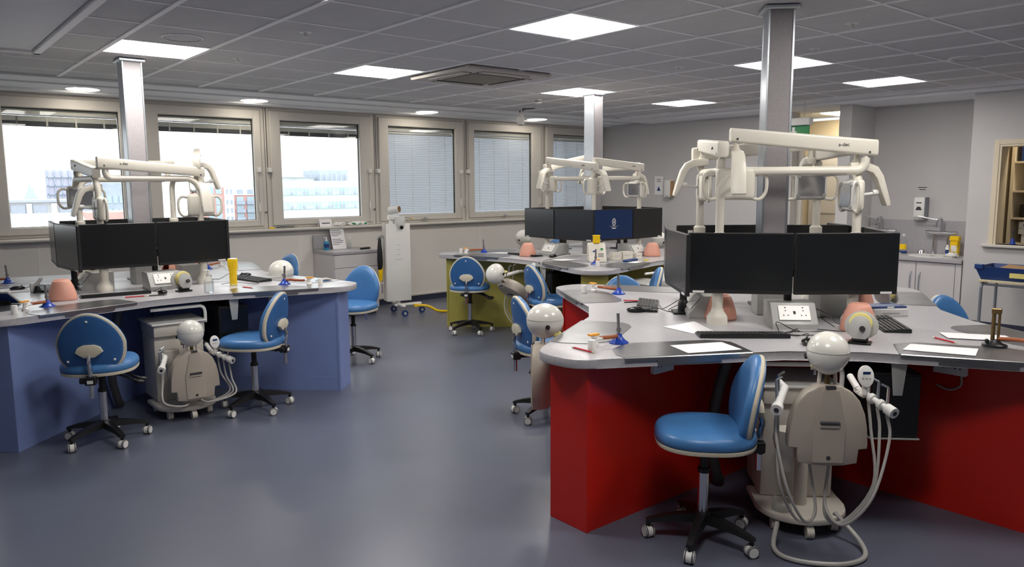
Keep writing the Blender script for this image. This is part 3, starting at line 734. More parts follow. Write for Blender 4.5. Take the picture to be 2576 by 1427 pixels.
for key in ('red', 'blue', 'yellow'):
    for i, o_ in enumerate(OUT[key]):
        rgt = (-o_[1], o_[0])                              # right-hand side seen by somebody facing the bench
        a, sh = PAIR[key][i]; zc = 1.15; tw = radians(5)
        mon_arm(*bl(key, o_[0]*(a-.085)+rgt[0]*sh, o_[1]*(a-.085)+rgt[1]*sh), o_, 'black monitor post on the %s bench, %s' % (key, SIDE[key][i]))
        for sd in (-1, 1):
            c = .273*sd+sh
            scr = 'screen'
            if key == 'yellow' and i == 1: scr = 'screen_reflect'
            if key == 'blue' and i == 1: scr = 'screen_reflect'
            if key == 'red' and i == 1: scr = 'screen_reflect'
            lab = 'black monitor on the %s bench, %s, at the end towards the %s' % (key, SIDE[key][i], SIDE[key][(i-sd) % 4])
            if key == 'yellow' and i == 0:
                if sd < 0: scr = 'screen_blue'; lab = 'monitor showing a dark blue login screen with a white emblem'
                else: lab = 'switched-off monitor joined to the one with the blue login screen'
            d = Vector((o_[0], o_[1])) + Vector((rgt[0], rgt[1]))*(tw*sd)
            x, y = bl(key, o_[0]*(a-.012)+rgt[0]*c, o_[1]*(a-.012)+rgt[1]*c)
            m_ = monitor(x, y, zc, d.normalized(), lab, 'monitors of the %s bench' % key, scr, -sd if key != 'blue' or sd > 0 else 0)
            if scr == 'screen_blue':
                pt = B()
                Mx = axes((-1, 0, 0), (0, 0, 1), (0, 1, 0), (0.0, .0112, .03))
                pt.rings([[Mx @ V((.018+w)*cos(q*pi/12), (.031+w)*sin(q*pi/12), .0006*k2) for q in range(24)] for w, k2 in ((0, 0), (.008, 0), (.008, 1), (0, 1))], False, True)
                pt.box(Mx @ V(0, 0, .0004), (.012, .001, .03))
                pt.o('emblem', 'white', m_, ang=0)
                B().box((0, .0113, -.035), (.055, .001, .010)).o('login_button', 'white', m_, ang=0)
                for w3, z3 in ((.13, -.012), (.08, -.02)): B().box((0, .0113, z3), (w3, .0008, .003)).o('caption_line', 'grey_pl', m_, ang=0)

# ================================================================== SOCKET PODS, one per workplace
def pod(key, i, off=.0, rad=.40):
    o_ = OUT[key][i]; rgt = (-o_[1], o_[0])
    x, y = bl(key, o_[0]*rad+rgt[0]*off, o_[1]*rad+rgt[1]*off)
    t = thing('socket_pod', 'sloping grey socket box with white outlets on the %s bench, %s' % (key, SIDE[key][i]), 'socket box', (x, y, TOP), rotd(o_), 'socket boxes on the benches')
    pr_ = [(-.14, 0), (.085, 0), (.085, .028), (.005, .128), (-.14, .128)]
    M = axes((0, 1, 0), (0, 0, 1), (1, 0, 0), (-.115, 0, 0))
    B().prism(pr_, 0, .23, M, bev=.003).o('case', 'grey_pl', t)
    sl = Vector((0, -.08, .10)).normalized(); nn = Vector((0, .10, .08)).normalized()
    Ms = axes((1, 0, 0), sl, nn)
    c = Vector((0, .046, .08))
    B().box(c+nn*.003, (.16, .088, .006), Ms.to_3x3(), bev=.002).o('outlet_plate', 'white', t)
    h_ = B()
    for sx in (-.045, .045):
        for dx, dy in ((-.011, -.016), (.011, -.016), (0, .012)): h_.box(c+nn*.0063+Vector((sx+dx, 0, 0))+sl*dy, (.005, .007, .0008), Ms.to_3x3())
        h_.box(c+nn*.0063+Vector((sx, 0, 0))+sl*.03, (.008, .006, .0008), Ms.to_3x3())
    h_.box(c+nn*.0063, (.012, .018, .0008), Ms.to_3x3())
    h_.o('outlet_slots', 'ink', t, ang=0)
for a_ in [('red', 0, .02, .43), ('blue', 0, .02, .47), ('blue', 1, .1, .40), ('blue', 3, 0, .4), ('yellow', 1, -.12, .50), ('yellow', 0, .12, .50), ('red', 1, .1, .4), ('red', 3, 0, .4)]: pod(*a_)
# ================================================================== STOOLS
def egg(n=36, w_=.19, h_=.19):
    o = []
    for k in range(n):
        t = 2*pi*k/n; c, s = cos(t), sin(t)
        e = 2.0 if s > 0 else 2.7
        x = abs(c)**(2/e)*(1 if c >= 0 else -1)*w_; z = abs(s)**(2/e)*(1 if s >= 0 else -1)*h_
        o.append((x*(1-.16*max(0, z/h_)), z))
    return o
def seat_ol(n=40, r=.212):
    o = []
    for k in range(n):
        t = 2*pi*k/n; c, s = cos(t), sin(t); e = 2.5
        o.append((abs(c)**(2/e)*(1 if c >= 0 else -1)*r, abs(s)**(2/e)*(1 if s >= 0 else -1)*r*1.02))
    return o
def scale_ring(ol, k, z): return [V(x*k, y*k, z) for x, y in ol]
def make_stool():
    t = thing('stool', 'x', 'stool', (0, 0, 0), 0, 'blue operator stools')
    B().lathe([(.001, .085), (.034, .085), (.040, .10), (.040, .125), (.028, .135), (.001, .135)], 20).o('hub', 'black', t)
    for k in range(5):
        a = 2*pi*k/5+.3; u = V(cos(a), sin(a), 0); v = V(-sin(a), cos(a), 0); R = []
        for r, zt, zb, w_ in ((.03, .13, .088, .026), (.10, .122, .086, .023), (.17, .108, .082, .020), (.225, .092, .074, .018), (.247, .084, .070, .016)):
            R.append([u*r - v*w_ + V(0, 0, zb), u*r + v*w_ + V(0, 0, zb), u*r + v*w_*.8 + V(0, 0, zt), u*r - v*w_*.8 + V(0, 0, zt)])
        B().rings(R).o('leg', 'black', t, ang=30)
        c = u*.236; ca = a+1.1*((k % 3)-1)+.5; w1 = V(cos(ca), sin(ca), 0)
        cs = B().cyl(c+V(0, 0, .04), c+V(0, 0, .078), .010, n=10).o('caster', 'black', t)
        cc = c+V(0, 0, .027)
        B().cyl(cc-w1*.020, cc+w1*.020, .0265, n=20).o('wheel', 'white', cs)
        for q_ in (-1, 1): B().cyl(cc+w1*q_*.0195, cc+w1*q_*.0215, .022, n=16).o('hub_cap', 'white', cs)
        B().lathe([(.0205, -.0212), (.0255, -.0212), (.0275, -.015), (.0275, -.012)], 20, axes(w1.orthogonal().normalized(), w1.cross(w1.orthogonal().normalized()), w1, cc), False).lathe([(.0205, .0212), (.0255, .0212), (.0275, .015), (.0275, .012)], 20, axes(w1.orthogonal().normalized(), w1.cross(w1.orthogonal().normalized()), w1, cc), False).o('tyre_rim', 'cyl_dark', cs)
    B().cyl((0, 0, .12), (0, 0, .325), .0235, n=18).o('gas_column', 'chrome', t)
    B().cyl((0, 0, .32), (0, 0, .43), .018, n=16).cyl((0, 0, .315), (0, 0, .335), .026, n=16).o('column_sleeve', 'black', t)
    B().b(-.05, .05, -.10, .10, .425, .455, bev=.008).b(-.022, .022, -.235, -.09, .425, .450, bev=.004).o('mechanism', 'black', t)
    for s, yy in ((1, .03), (1, -.05)):
        p = [V(.04, yy, .435), V(.12, yy-.01, .425), V(.19, yy-.02, .395), V(.215, yy-.022, .385)]
        lv = B().tube(smooth(p, 4), .0075, 8).o('lever', 'black', t)
        B().ball(p[-1]+V(.012, 0, -.006), (.032, .018, .012), 12, 8).o('lever_paddle', 'black', lv)
    ol = seat_ol()
    prof = [(.90, .452), (.985, .456), (1.0, .470)]
    B().rings([scale_ring(ol, .86, .450)]+[scale_ring(ol, k, z) for k, z in prof]+[scale_ring(ol, .995, .474), scale_ring(ol, .8, .473)]).o('seat_trim', 'beige', t)
    B().rings([scale_ring(ol, k, z) for k, z in ((.97, .473), (1.0, .480), (1.005, .498), (.975, .516), (.92, .526), (.80, .533), (.55, .536), (.25, .536))]).o('seat', 'vinyl', t, ang=50)
    # backrest: local frame tilted backwards
    tl = radians(9); by = V(0, -cos(tl), sin(tl)*0) ; e = egg()
    def bp(x, z, d): # x across, z up from centre, d thickness towards the rear; gentle wrap around the sitter
        yy = -.185 - d - z*sin(tl) + x*x*.9
        return V(x, yy, .655+z*cos(tl))
    def br(k, d): return [bp(x*k, z*k, d) for x, z in e]
    B().rings([br(.25, -.034), br(.55, -.034), br(.80, -.031), br(.92, -.024), br(.985, -.012), br(1.0, 0), br(.99, .008)]).o('backrest', 'vinyl', t, ang=50)
    B().rings([br(.97, .006), br(.995, .008), br(.995, .020), br(.96, .026), br(.90, .027)]).o('backrest_trim', 'beige', t)
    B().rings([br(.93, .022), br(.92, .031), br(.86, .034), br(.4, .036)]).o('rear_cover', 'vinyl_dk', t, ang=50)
    for x, z in ((-.125, -.105), (.125, -.105), (0, .14)):
        c = bp(x, z, .034); B().ball(c, (.008, .006, .008), 10, 6).o('button', 'white', t)
    c = bp(0, -.045, .036)
    B().prism([(-.075, .0), (-.06, .028), (-.03, .042), (.03, .042), (.06, .028), (.075, .0), (.05, -.018), (.028, -.034), (-.028, -.034), (-.05, -.018)], -.002, .022, axes((-1, 0, 0), (0, 0, 1), (0, -1, 0), c)+Matrix.Diagonal((0, 0, 0, 0)), bev=.005).o('bracket', 'beige', t)
    p0 = c+V(0, -.018, -.02)
    B().tube(smooth([p0, p0+V(0, -.012, -.045), V(0, p0.y-.006, .52), V(0, p0.y-.0, .44), V(0, p0.y, .335)], 5), .0125, 8).o('stem', 'chrome', t)
    B().b(-.03, .03, p0.y-.022, p0.y+.03, .415, .465, bev=.005).cyl((-.06, p0.y+.005, .44), (-.03, p0.y+.005, .44), .018, n=10).o('clamp', 'black', t)
    B().b(-.016, .016, p0.y-.024, p0.y-.021, .425, .445).o('clamp_label', 'white_matt', t, ang=0)
    return t
stool0 = make_stool(); used = [False]
def stool(x, y, bd, label, spin=0., dz=0.):
    """bd: direction in which the backrest stands"""
    rz = rotd((-bd[0], -bd[1]))
    if not used[0]: used[0] = True; s = stool0; s.location = (x, y, 0); s.rotation_euler = (0, 0, rz); s['label'] = label
    else: s = dup(stool0, (x, y, 0), rz, label)
    return s
stool(2.70, 1.945, (.68, -.73), 'blue stool in front of the red bench, beside the mannequin with many hoses')
stool(.985, 5.18, (-.42, -.91), 'blue stool seen from behind at the blue bench, by the salmon face shroud')
stool(1.965, 5.235, (.70, -.71), 'blue stool in side view before the blue bench, beside the low white-headed mannequin')
stool(3.23, 6.15, (.86, .50), 'blue stool standing in the aisle by the rounded end of the blue bench')
stool(4.82, 6.52, (-.72, -.69), 'blue stool seen from behind at the yellow bench, beside the tilted mannequin')
stool(3.42, 3.75, (-.93, .36), 'blue stool at the red bench behind the mannequin head with a black ear hole')
stool(4.80, 5.22, (-.96, .26), 'blue stool at the yellow bench in front of the grey trolley drawers')
stool(5.24, 1.80, (.3, .95), 'blue stool at the sink side of the red bench, only its backrest showing')
stool(3.22, 7.85, (.90, .20), 'blue stool by the window wall behind the blue bench, backrest edge showing')
stool(2.70, 5.86, (.1, -.99), 'blue stool hidden behind the aisle end of the blue bench, only its top showing')
stool(4.47, 3.96, (.55, .83), 'blue stool between red and yellow benches whose rounded backrest peeks over the worktop')
stool(5.15, 4.49, (.70, -.71), 'blue stool at the yellow bench beside a white mannequin head, backrest edge-on')
stool(7.05, 7.45, (.45, .89), 'blue stool behind the yellow bench monitors near the windows')

# ================================================================== MANNEQUIN UNITS
def torso_ol():
    h = [(0, .17), (.042, .17), (.055, .160), (.085, .143), (.112, .108), (.132, .055), (.142, 0), (.147, -.07), (.146, -.092), (.115, -.096), (.110, -.155), (.06, -.166), (0, -.17)]
    h = [(x*1.08, z) for x, z in h]
    return h + [(-x, z) for x, z in h[-2:0:-1]]
def unit(key, i, off, rad, label, head_z=.88, tor_z=.59, tilt=0., hs=1., dy=-.2, hoses=True, lower=True, arms=True, slim=False):
    """rad: distance of the torso from the bench centre along the workplace axis; local +y points away from the bench"""
    o_ = OUT[key][i]; rgt = (-o_[1], o_[0])
    x, y = bl(key, o_[0]*rad+rgt[0]*off, o_[1]*rad+rgt[1]*off)
    t = thing('mannequin_unit', label, 'dental mannequin', (x, y, 0), rotd(o_), 'dental training mannequins')
    sk = .5 if slim else 1.
    # trolley: foot plate, casters, body with drawer and shelf, behind the torso (towards the bench)
    fp = [(.20*sk*cos(a), -.10+.19*sk*sin(a)+dy) for a in [pi*k/16 for k in range(17)]]+[(-.2*sk, -.30*sk+dy), (.2*sk, -.30*sk+dy)]
    B().prism(fp, .062, .092, bev=.008).o('foot_plate', 'trolley', t)
    for cx, cy in ((-.13, -.02), (.13, -.02), (0, .07), (-.15, -.27), (.15, -.27)):
        cx *= sk; cy = cy*sk+dy
        c = B().cyl((cx, cy, .045), (cx, cy, .064), .012, n=10).o('caster', 'grey_pl', t)
        B().cyl((cx-.016, cy, .028), (cx+.016, cy, .028), .028, n=16).o('wheel', 'trolley', c)
    zt = .68
    B().b(-.165*sk, .165*sk, -.47*sk+dy, -.17+dy, .092, zt-.13, bev=.010, seg=2).o('body', 'trolley', t)
    B().b(-.17*sk, .17*sk, -.475*sk+dy, -.14+dy, zt-.13, zt-.05, bev=.008, seg=2).o('drawer', 'trolley', t)
    B().b(-.185*sk, .185*sk, -.49*sk+dy, -.12+dy, zt-.05, zt-.035, bev=.006).o('shelf', 'white', t)
    B().tube(smooth([V(.18, -.15+dy, zt+.06), V(-.1, -.15+dy, zt+.06), V(-.16, -.15+dy, zt+.055), V(-.18, -.15+dy, zt+.02), V(-.18, -.15+dy, zt-.06)], 5), .011, 8).o('shelf_rail', 'white', t)
    B().lathe([(.055, .55), (.06, .50), (.05, .46), (.035, .44), (.03, .36)], 18, Matrix.Translation((.09, -.13+dy*.6, -.08))).o('spittoon', 'trolley', t)
    B().cyl((0, -.12+dy*.9, .09), (0, -.12+dy*.9, tor_z-.05), .03, n=14).b(-.04, .04, -.14+dy*.9, -.02, tor_z-.09, tor_z-.02, bev=.008).o('post', 'trolley', t)
    B().lathe([(.045, .093), (.045, .15), (.04, .155)], 18, Matrix.Translation((.10, -.02+dy, 0))).o('water_bottle', 'clear', t)
    # torso and head share a tilt about the hip
    hip = V(0, -.02, tor_z-.12); Rm = Matrix.Rotation(tilt, 3, 'X')
    P = lambda x_, y_, z_: hip + Rm @ (V(x_, y_, z_) - hip)
    Mt = axes(Rm @ V(1, 0, 0), Rm @ V(0, 0, 1), Rm @ V(0, -1, 0), P(0, 0, tor_z))
    to = torso_ol(); R = []
    for k, d in ((.95, -.004), (.99, 0), (1.0, .008), (1.0, .045), (.96, .075), (.80, .10), (.5, .115)): R.append([Mt @ V(x_*k, z_*k, d) for x_, z_ in to])
    ts = B().rings(R).o('torso', 'torso', t, ang=40)
    B().rings([[Mt @ V(x_*k, z_, d) for x_, z_ in ((-.03, .155), (.03, .155), (.062, .0), (.058, -.15), (-.058, -.15), (-.062, 0))] for k, d in ((1.12, .001), (1.06, -.010), (.96, -.013))]).o('back_ridge', 'torso', t, ang=40)
    B().box(Mt @ V(0, .02, -.014), (.078, .012, .022), Mt.to_3x3(), bev=.003).o('grip_slot', 'ink', ts)
    B().box(Mt @ V(0, .008, -.0145), (.076, .018, .010), Mt.to_3x3(), bev=.002).o('grip_lip', 'torso', ts)
    B().box(Mt @ V(0, .166, -.002), (.04, .012, .012), Mt.to_3x3()).o('neck_slot', 'ink', ts)
    for x_, z_ in ((-.095, .09), (.095, .09), (0, -.13)):
        c = Mt @ V(x_, z_, -.012 if x_ == 0 else .001); n_ = Mt.to_3x3() @ V(0, 0, -1)
        B().cyl(c-n_*.002, c+n_*.003, .009, n=12).o('screw', 'ink', ts)
    # neck rods and head
    hz = head_z-tor_z
    for dx in (-.035, 0, .035): B().cyl(P(dx, -.045, tor_z+.14), P(dx*.8, -.05, tor_z+hz-.05), .008 if dx else .011, n=10).o('neck_rod', 'trolley' if dx else 'brass', t)
    hc = P(0, -.055, tor_z+hz); R3 = Rm
    r = .092*hs
    hd = B()
    rings_ = []
    for iu in range(17):
        ph = pi*iu/16; q = []
        for k in range(24):
            th = 2*pi*k/24
            px, py, pz = sin(ph)*cos(th), sin(ph)*sin(th), -cos(ph)
            f = 1.0 - (.16*(-py) if py < 0 else 0)*(1 if pz < 0 else .2)
            yy = py*1.08 if py > 0 else py*1.16
            wz = 1.03 if pz > 0 else 1.08
            q.append(hc + R3 @ V(px*r*f*(1 if pz > -.3 else 1+.25*(pz+.3)), yy*r, pz*r*wz))
        rings_.append(q)
    h = hd.rings(rings_).o('head', 'headshell', t, ang=60)
    for sx in (-1, 1): B().cyl(hc+R3 @ V(sx*r*.90, -.25*r, -.25*r), hc+R3 @ V(sx*r*1.005, -.25*r, -.25*r), .012, n=14).o('ear_hole', 'gasket', h)
    pts = [hc + R3 @ V(sin(a)*r*1.004, cos(a)*r*1.075*(1 if cos(a) > 0 else 1.07), .12*r) for a in [2*pi*k/40 for k in range(40)]]
    B().tube(pts, .0008, 4, True).o('shell_seam', 'grey_pl', h)
    B().b(-.045, .045, -.02, .02, -.012, .012, bev=.008).o('jaw', 'pale_yellow', t, loc=hc + R3 @ V(0, -r*.80, -.86*r), ang=40)
    B().cyl((-.05, 0, 0), (.05, 0, 0), .007, n=10).cyl((-.03, -.005, -.03), (-.03, -.005, .0), .006).cyl((.03, -.005, -.03), (.03, -.005, .0), .006).o('jaw_hinge', 'chrome', t, loc=hc + R3 @ V(0, -r*.7, -.95*r))
    # instrument arms either side
    for sx in ((1, -1) if arms else ()):
        a0, a1 = V(sx*.15, -.12, tor_z+.13), V(sx*.215, .03, tor_z+.09)
        if sx > 0: B().cyl(a0, a1, .017, n=14).cyl(a1, a1+(a1-a0).normalized()*.03, .024, n=16).cyl(V(sx*.15, -.22, tor_z+.13), a0, .014).o('instrument_arm', 'white', t)
        else:
            ar = B().cyl(V(sx*.15, -.22, tor_z+.16), a0, .014).cyl(a0, a1, .012, n=12).cyl(a1, a1+(a1-a0).normalized()*.04, .023, n=16)
            for q in (.15, .45, .75): c = a0.lerp(a1, q); ar.cyl(c+V(0, -.001, 0), c+(a1-a0).normalized()*.018, .021, n=14)
            ar.o('instrument_arm', 'white', t)
        e = a1+(a1-a0).normalized()*(.031 if sx > 0 else .041)
        B().cyl(e, e+(a1-a0).normalized()*.002, .010, n=14).o('arm_screw', 'ink', t)
        for n_, q in enumerate((.3, .6) if sx > 0 else (.28, .58, .9)):
            c = a0.lerp(a1, q)+V(sx*.012, 0, 0)
            hp = B().cyl(c+V(0, 0, -.03), c+V(sx*.006, -.012, .075), .007, .0055, n=10).cyl(c+V(sx*.006, -.012, .075), c+V(sx*-.02, -.02, .088), .0045, n=8)
            hp.o('handpiece', 'chrome' if n_ != 1 else 'tubegrey', t)
            if hoses:
                y1 = -.05+.05*n_
                e1 = V(sx*.04, -.10, max(tor_z-.20, .18)); lo = .15 if tor_z > .45 else .11
                dd = .02*n_
                B().tube(smooth([c+V(0, 0, -.03), c+V(sx*.008, .02, -.14), V(sx*(.19-dd), y1+.05, tor_z-.24-dd*.5) if tor_z > .45 else V(sx*.22, y1+.06, .18), V(sx*(.10-dd), y1, lo+dd*.6), V(sx*.02, -.06, lo+.02+dd), e1], 6), .0062, 7).o('hose', 'hose', t)
    if not arms: return t
    # control pad on the right-hand arm
    pc = V(-.155, -.06, tor_z+.20)
    cp = B().prism([(.032*cos(a), .045*sin(a)) for a in [2*pi*k/20 for k in range(20)]], 0, .016, axes(V(-1, 0, 0), V(0, -.25, .97), V(0, .97, .25), pc), bev=.004).o('control_pad', 'white', t)
    B().box(pc+V(0, .018, .018), (.03, .002, .012), Matrix.Rotation(-.25, 3, 'X')).o('display', 'navy', cp, ang=0)
    kk = B()
    for a in range(3):
        for b_ in range(2): kk.box(pc+V(-.014+a*.014, .019, -.006-b_*.012), (.007, .002, .005))
    kk.o('buttons', 'grey_pl', cp, ang=0)
    B().tube(smooth([pc+V(0, 0, -.04), pc+V(.0, 0, -.08), V(-.15, -.14, tor_z+.12)], 4), .012, 8).o('pad_stalk', 'white', t)
    if lower:
        B().tube(smooth([V(.16, -.12, .10), V(.19, -.03, .022), V(.12, .05, .012), V(-.05, .07, .012), V(-.17, .0, .012), V(-.19, -.12, .03), V(-.12, -.24, .10)], 7), .0105, 8).o('floor_hose', 'hose', t)
    return t
unit('red', 0, -.07, 1.385, 'standing mannequin torso and white head at the red bench front with looping hoses', .875, .575, 0, .93, dy=-.26)
unit('blue', 0, -.04, 1.30, 'low mannequin torso with white ball-like head before the blue bench', .60, .315, 0, .93, lower=False, dy=-.15)
unit('red', 1, .62, 1.335, 'upright mannequin seen edge-on at the red bench, head with a black ear hole', .87, .58, 0, .95, hoses=False, lower=False, arms=False, dy=-.2, slim=True)
unit('yellow', 1, .10, 1.15, 'mannequin tilted back on its side at the yellow bench', .86, .56, radians(-55), 1.0, hoses=True, lower=False)
unit('blue', 3, -.17, 1.12, 'mannequin with only the top of its white head above the blue worktop', .84, .56, 0, 1.05, hoses=False, lower=False, dy=0)
unit('yellow', 0, -.40, 1.40, 'mannequin whose white head peeks beside an edge-on stool by the yellow bench', .66, .38, 0, 1.05, hoses=False, lower=False, dy=0)
unit('yellow', 2, -.10, 1.35, 'mannequin with white head on the window side of the yellow bench', .92, .62, 0, 1.05, hoses=False, lower=False, arms=False)
unit('yellow', 3, .05, 1.25, 'mannequin facing the yellow bench from the far wall side', .90, .60, 0, 1.05, hoses=False, lower=False, arms=False)
# ================================================================== THINGS ON THE BENCHES
PROTO = {}
def place(kind, mk, x, y, z, rot, label, group, cat):
    """first call builds the prototype with its parts, later ones copy it"""
    if kind not in PROTO:
        t = thing(kind, label, cat, (x, y, z), rot, group); mk(t); PROTO[kind] = t; return t
    return dup(PROTO[kind], (x, y, z), rot, label, group)
def mk_mask(t):
    b = B(); prof = [(.088, 0), (.090, .012), (.084, .05), (.070, .095), (.056, .125), (.046, .138)]
    a0, a1 = radians(-60), radians(240)
    M = Matrix.Diagonal((1, .85, 1, 1))
    b.lathe(prof, 26, M, False, a0, a1)
    o_ = b.o('shroud', 'salmon', t)
    md = o_.modifiers.new('thick', 'SOLIDIFY'); md.thickness = .006; md.offset = -1
    B().lathe([(.001, .128), (.046, .134), (.040, .142), (.001, .140)], 20, M).o('crown', 'salmon', t)
    B().lathe([(.078, .004), (.074, .05), (.06, .095), (.048, .122)], 20, M, False, a0, a1).o('lining', 'salmon_in', t)
def mask(key, x, y, rot, label):
    p = bl(key, x, y); place('face_shroud', mk_mask, p[0], p[1], TOP+.001, rot, label, 'salmon face shrouds', 'face shroud')
mask('red', -.37, .07, 2.2, 'salmon face shroud behind the lamp pole foot on the red bench')
mask('red', -.13, -.60, 2.2, 'salmon face shroud beside the yellow-ringed holder on the red bench')
mask('red', .56, -.26, 2.2, 'salmon face shroud behind the white cup on the red bench')
mask('blue', -.67, -.62, 2.9, 'salmon face shroud standing alone near the left burner of the blue bench')
mask('blue', .24, .13, 5.2, 'salmon face shroud showing its dark inside beside the blue bench column')
mask('blue', .50, .40, 2.9, 'salmon face shroud on the window side of the blue bench behind a lamp pole')
mask('blue', -.31, .50, .9, 'salmon face shroud behind the left-hand monitors of the blue bench')
mask('yellow', -.74, .24, 2.4, 'salmon face shroud on the yellow bench in front of the monitors with reflection-greyed screens')
mask('yellow', .22, -.66, 2.4, 'salmon face shroud on the yellow bench beside the white cartons')

def mk_burner(t, base='b_blue', tube='steel', lean=.0):
    B().lathe([(.001, 0), (.047, 0), (.047, .005), (.034, .012), (.018, .030), (.013, .045), (.001, .045)], 22).o('base', base, t)
    B().cyl((0, 0, .04), (.006, 0, .145), .0075, n=12).lathe([(.012, .055), (.012, .075)], 14).o('barrel', tube, t)
    B().cyl((.0, -.006, .06), (0, -.0115, .06), .004, n=8).o('air_hole', 'gasket', t)
def mk_burner2(t):
    B().lathe([(.001, 0), (.052, 0), (.052, .008), (.03, .016), (.015, .03), (.001, .03)], 22).o('base', 'black', t)
    B().cyl((-.010, 0, .02), (-.010, 0, .17), .0085, n=12).cyl((.012, 0, .03), (.012, 0, .165), .006, n=10).b(-.02, .02, -.01, .01, .15, .175, bev=.003).o('barrel', 'brass', t)
    B().ball((-.03, -.02, .024), .010, 10, 6).o('valve_knob', 'blackgloss', t)
def mk_tap(t):
    B().lathe([(.022, 0), (.022, .012), (.015, .018), (.013, .040), (.018, .044), (.018, .052), (.001, .052)], 18).cyl((0, 0, .03), (.045, 0, .034), .009, .007, n=10).o('body', 'white', t)
    B().prism([(-.034, -.010), (.020, -.013), (.020, .013), (-.034, .010)], .052, .062, bev=.002).b(-.012, .012, -.012, .012, .046, .056, bev=.002).o('lever', 'orange', t)
def mk_pot(t):
    B().lathe([(.001, 0), (.018, 0), (.0185, .005), (.0185, .045), (.017, .05), (.001, .05)], 18).o('pot_body', 'white', t)
    B().lathe([(.0165, .0495), (.0165, .052), (.001, .052)], 18).o('pot_lid', 'white_matt', t)
def burner(key, bx, by, tx, ty, where, px=None, py=None, kind=1, tap=True):
    p = bl(key, bx, by); q = bl(key, tx, ty); rz = atan2(q[1]-p[1], q[0]-p[0])
    if kind == 1: b_ = place('gas_burner', mk_burner, p[0], p[1], TOP+.0005, rz, 'blue-based gas burner with rubber hose, %s' % where, 'gas burners', 'gas burner')
    else: b_ = place('brass_burner', mk_burner2, p[0], p[1], TOP+.0035, rz, 'old brass gas burner with black base, %s' % where, 'gas burners', 'gas burner')
    L_ = hypot(q[0]-p[0], q[1]-p[1])
    B().tube(smooth([V(.012, 0, .035), V(L_*.3, .012, .036), V(L_*.65, -.008, .034), V(L_-.035, 0, .035)], 6), .0095, 8).o('hose', 'rubber', b_)
    if tap: place('gas_tap', mk_tap, q[0], q[1], TOP+.0005, rz+pi, 'white gas tap with orange lever, %s' % where, 'gas taps', 'gas tap')
    if px is not None:
        r = bl(key, px, py); place('wax_pot', mk_pot, r[0], r[1], TOP+.0005, 0, 'small white pot by the gas tap, %s' % where, 'small white pots', 'pot')
burner('red', -1.285, -.0, -1.43, .02, 'on the red bench tip nearest the aisle', -1.515, -.045)
burner('red', -.06, 1.12, -.09, 1.33, 'on the red bench tip by the yellow bench', -.19, 1.33)
burner('red', -.05, -1.20, .02, -1.50, 'on the red bench arm covered by steel trays', kind=2, tap=False)
burner('blue', .80, -.85, .93, -1.01, 'on the aisle tip of blue bench', .985, -1.09)
burner('blue', -.80, -.89, -.93, -.97, 'on the left front tip of the blue bench', -1.0, -1.07)
burner('blue', -.83, .74, -1.0, .80, 'on the left window tip of the blue bench')
burner('blue', .72, .70, .92, .92, 'on the window tip of the blue bench')
burner('yellow', -.82, -.84, -.89, -.94, 'on the yellow bench tip facing the red bench', -.96, -1.0)
burner('yellow', -.80, .93, -1.0, 1.0, 'on the yellow bench tip towards the windows', -1.03, 1.05)

def mk_kb(t):
    w_, d_ = .22, .065
    B().prism([(-d_, .004), (d_, .004), (d_, .010), (-d_, .022)], -w_, w_, axes((0, 1, 0), (0, 0, 1), (1, 0, 0), (0, 0, -.0035)), bev=.002).o('case', 'black', t)
    k = B()
    for r in range(6):
        y = -.052+r*.0205; z = .0195-.012*(y+d_)/(2*d_)
        n = 21
        for c in range(n):
            if r == 5 and 4 <= c <= 9:
                if c == 4: k.box((-.205+6.5*.0205, y, z), (.115, .016, .006))
                continue
            if c in (15, 19) and r < 5 and c == 15: continue
            k.box((-.205+c*.0205, y, z), (.0165, .0165, .006))
    k.o('keys', 'key', t, ang=0)
def mk_mouse(t):
    B().ball((0, 0, .013), (.031, .052, .0185), 18, 10).o('shell', 'blackgloss', t, ang=60)
    B().cyl((-.004, .028, .029), (.004, .028, .029), .006, n=10).o('wheel', 'key', t)
    B().lathe([(.001, 0), (.026, 0), (.026, .004), (.001, .004)], 16).o('glide_base', 'black', t)
def cable(o_, pts): B().tube(smooth(pts, 6), .0022, 5).o('cable', 'black', o_)
def kb(key, x, y, d, label, pts=None):
    p = bl(key, x, y); o_ = place('keyboard', mk_kb, p[0], p[1], TOP+.001, rotd((-d[0], -d[1])), label, 'black keyboards', 'keyboard')
    o_.rotation_euler = (0, 0, rotd((-d[0], -d[1])))
    if pts: cable(o_, pts)
    return o_
def mouse(key, x, y, d, label, pts=None):
    p = bl(key, x, y); o_ = place('mouse', mk_mouse, p[0], p[1], TOP+.0005, rotd((-d[0], -d[1])), label, 'black mice', 'mouse')
    if pts: cable(o_, pts)
    return o_
z2 = .003
kb('red', -.70, -.29, (-.67, -.74), 'black keyboard lying across the front of the red bench')
mouse('red', -.655, -.62, (-.7, -.7), 'black mouse at the red bench front by the white mannequin head', [V(0, .05, .01), V(.03, .12, .03), V(.0, .2, z2), V(-.06, .26, z2), V(.05, .34, z2)])
kb('red', -.33, .63, (-.62, .78), 'black keyboard next to a steel tray on the blind side of the red bench', [V(0, .07, .01), V(.08, .10, z2), V(.12, .2, .07), V(.17, .22, .06), V(.12, .13, z2), V(.25, .16, z2)])
mouse('red', -.545, .545, (-.7, .7), 'black mouse beside the keyboard on the blind side of the red bench')
kb('red', .12, -.63, (.62, -.78), 'black keyboard angled towards the sink side of the red bench')
mouse('red', .30, -.42, (.7, -.7), 'black mouse behind the keyboard on the sink side of the red bench')
kb('blue', -.34, -.605, (-.08, -1), 'black keyboard under the long monitors of the blue bench')
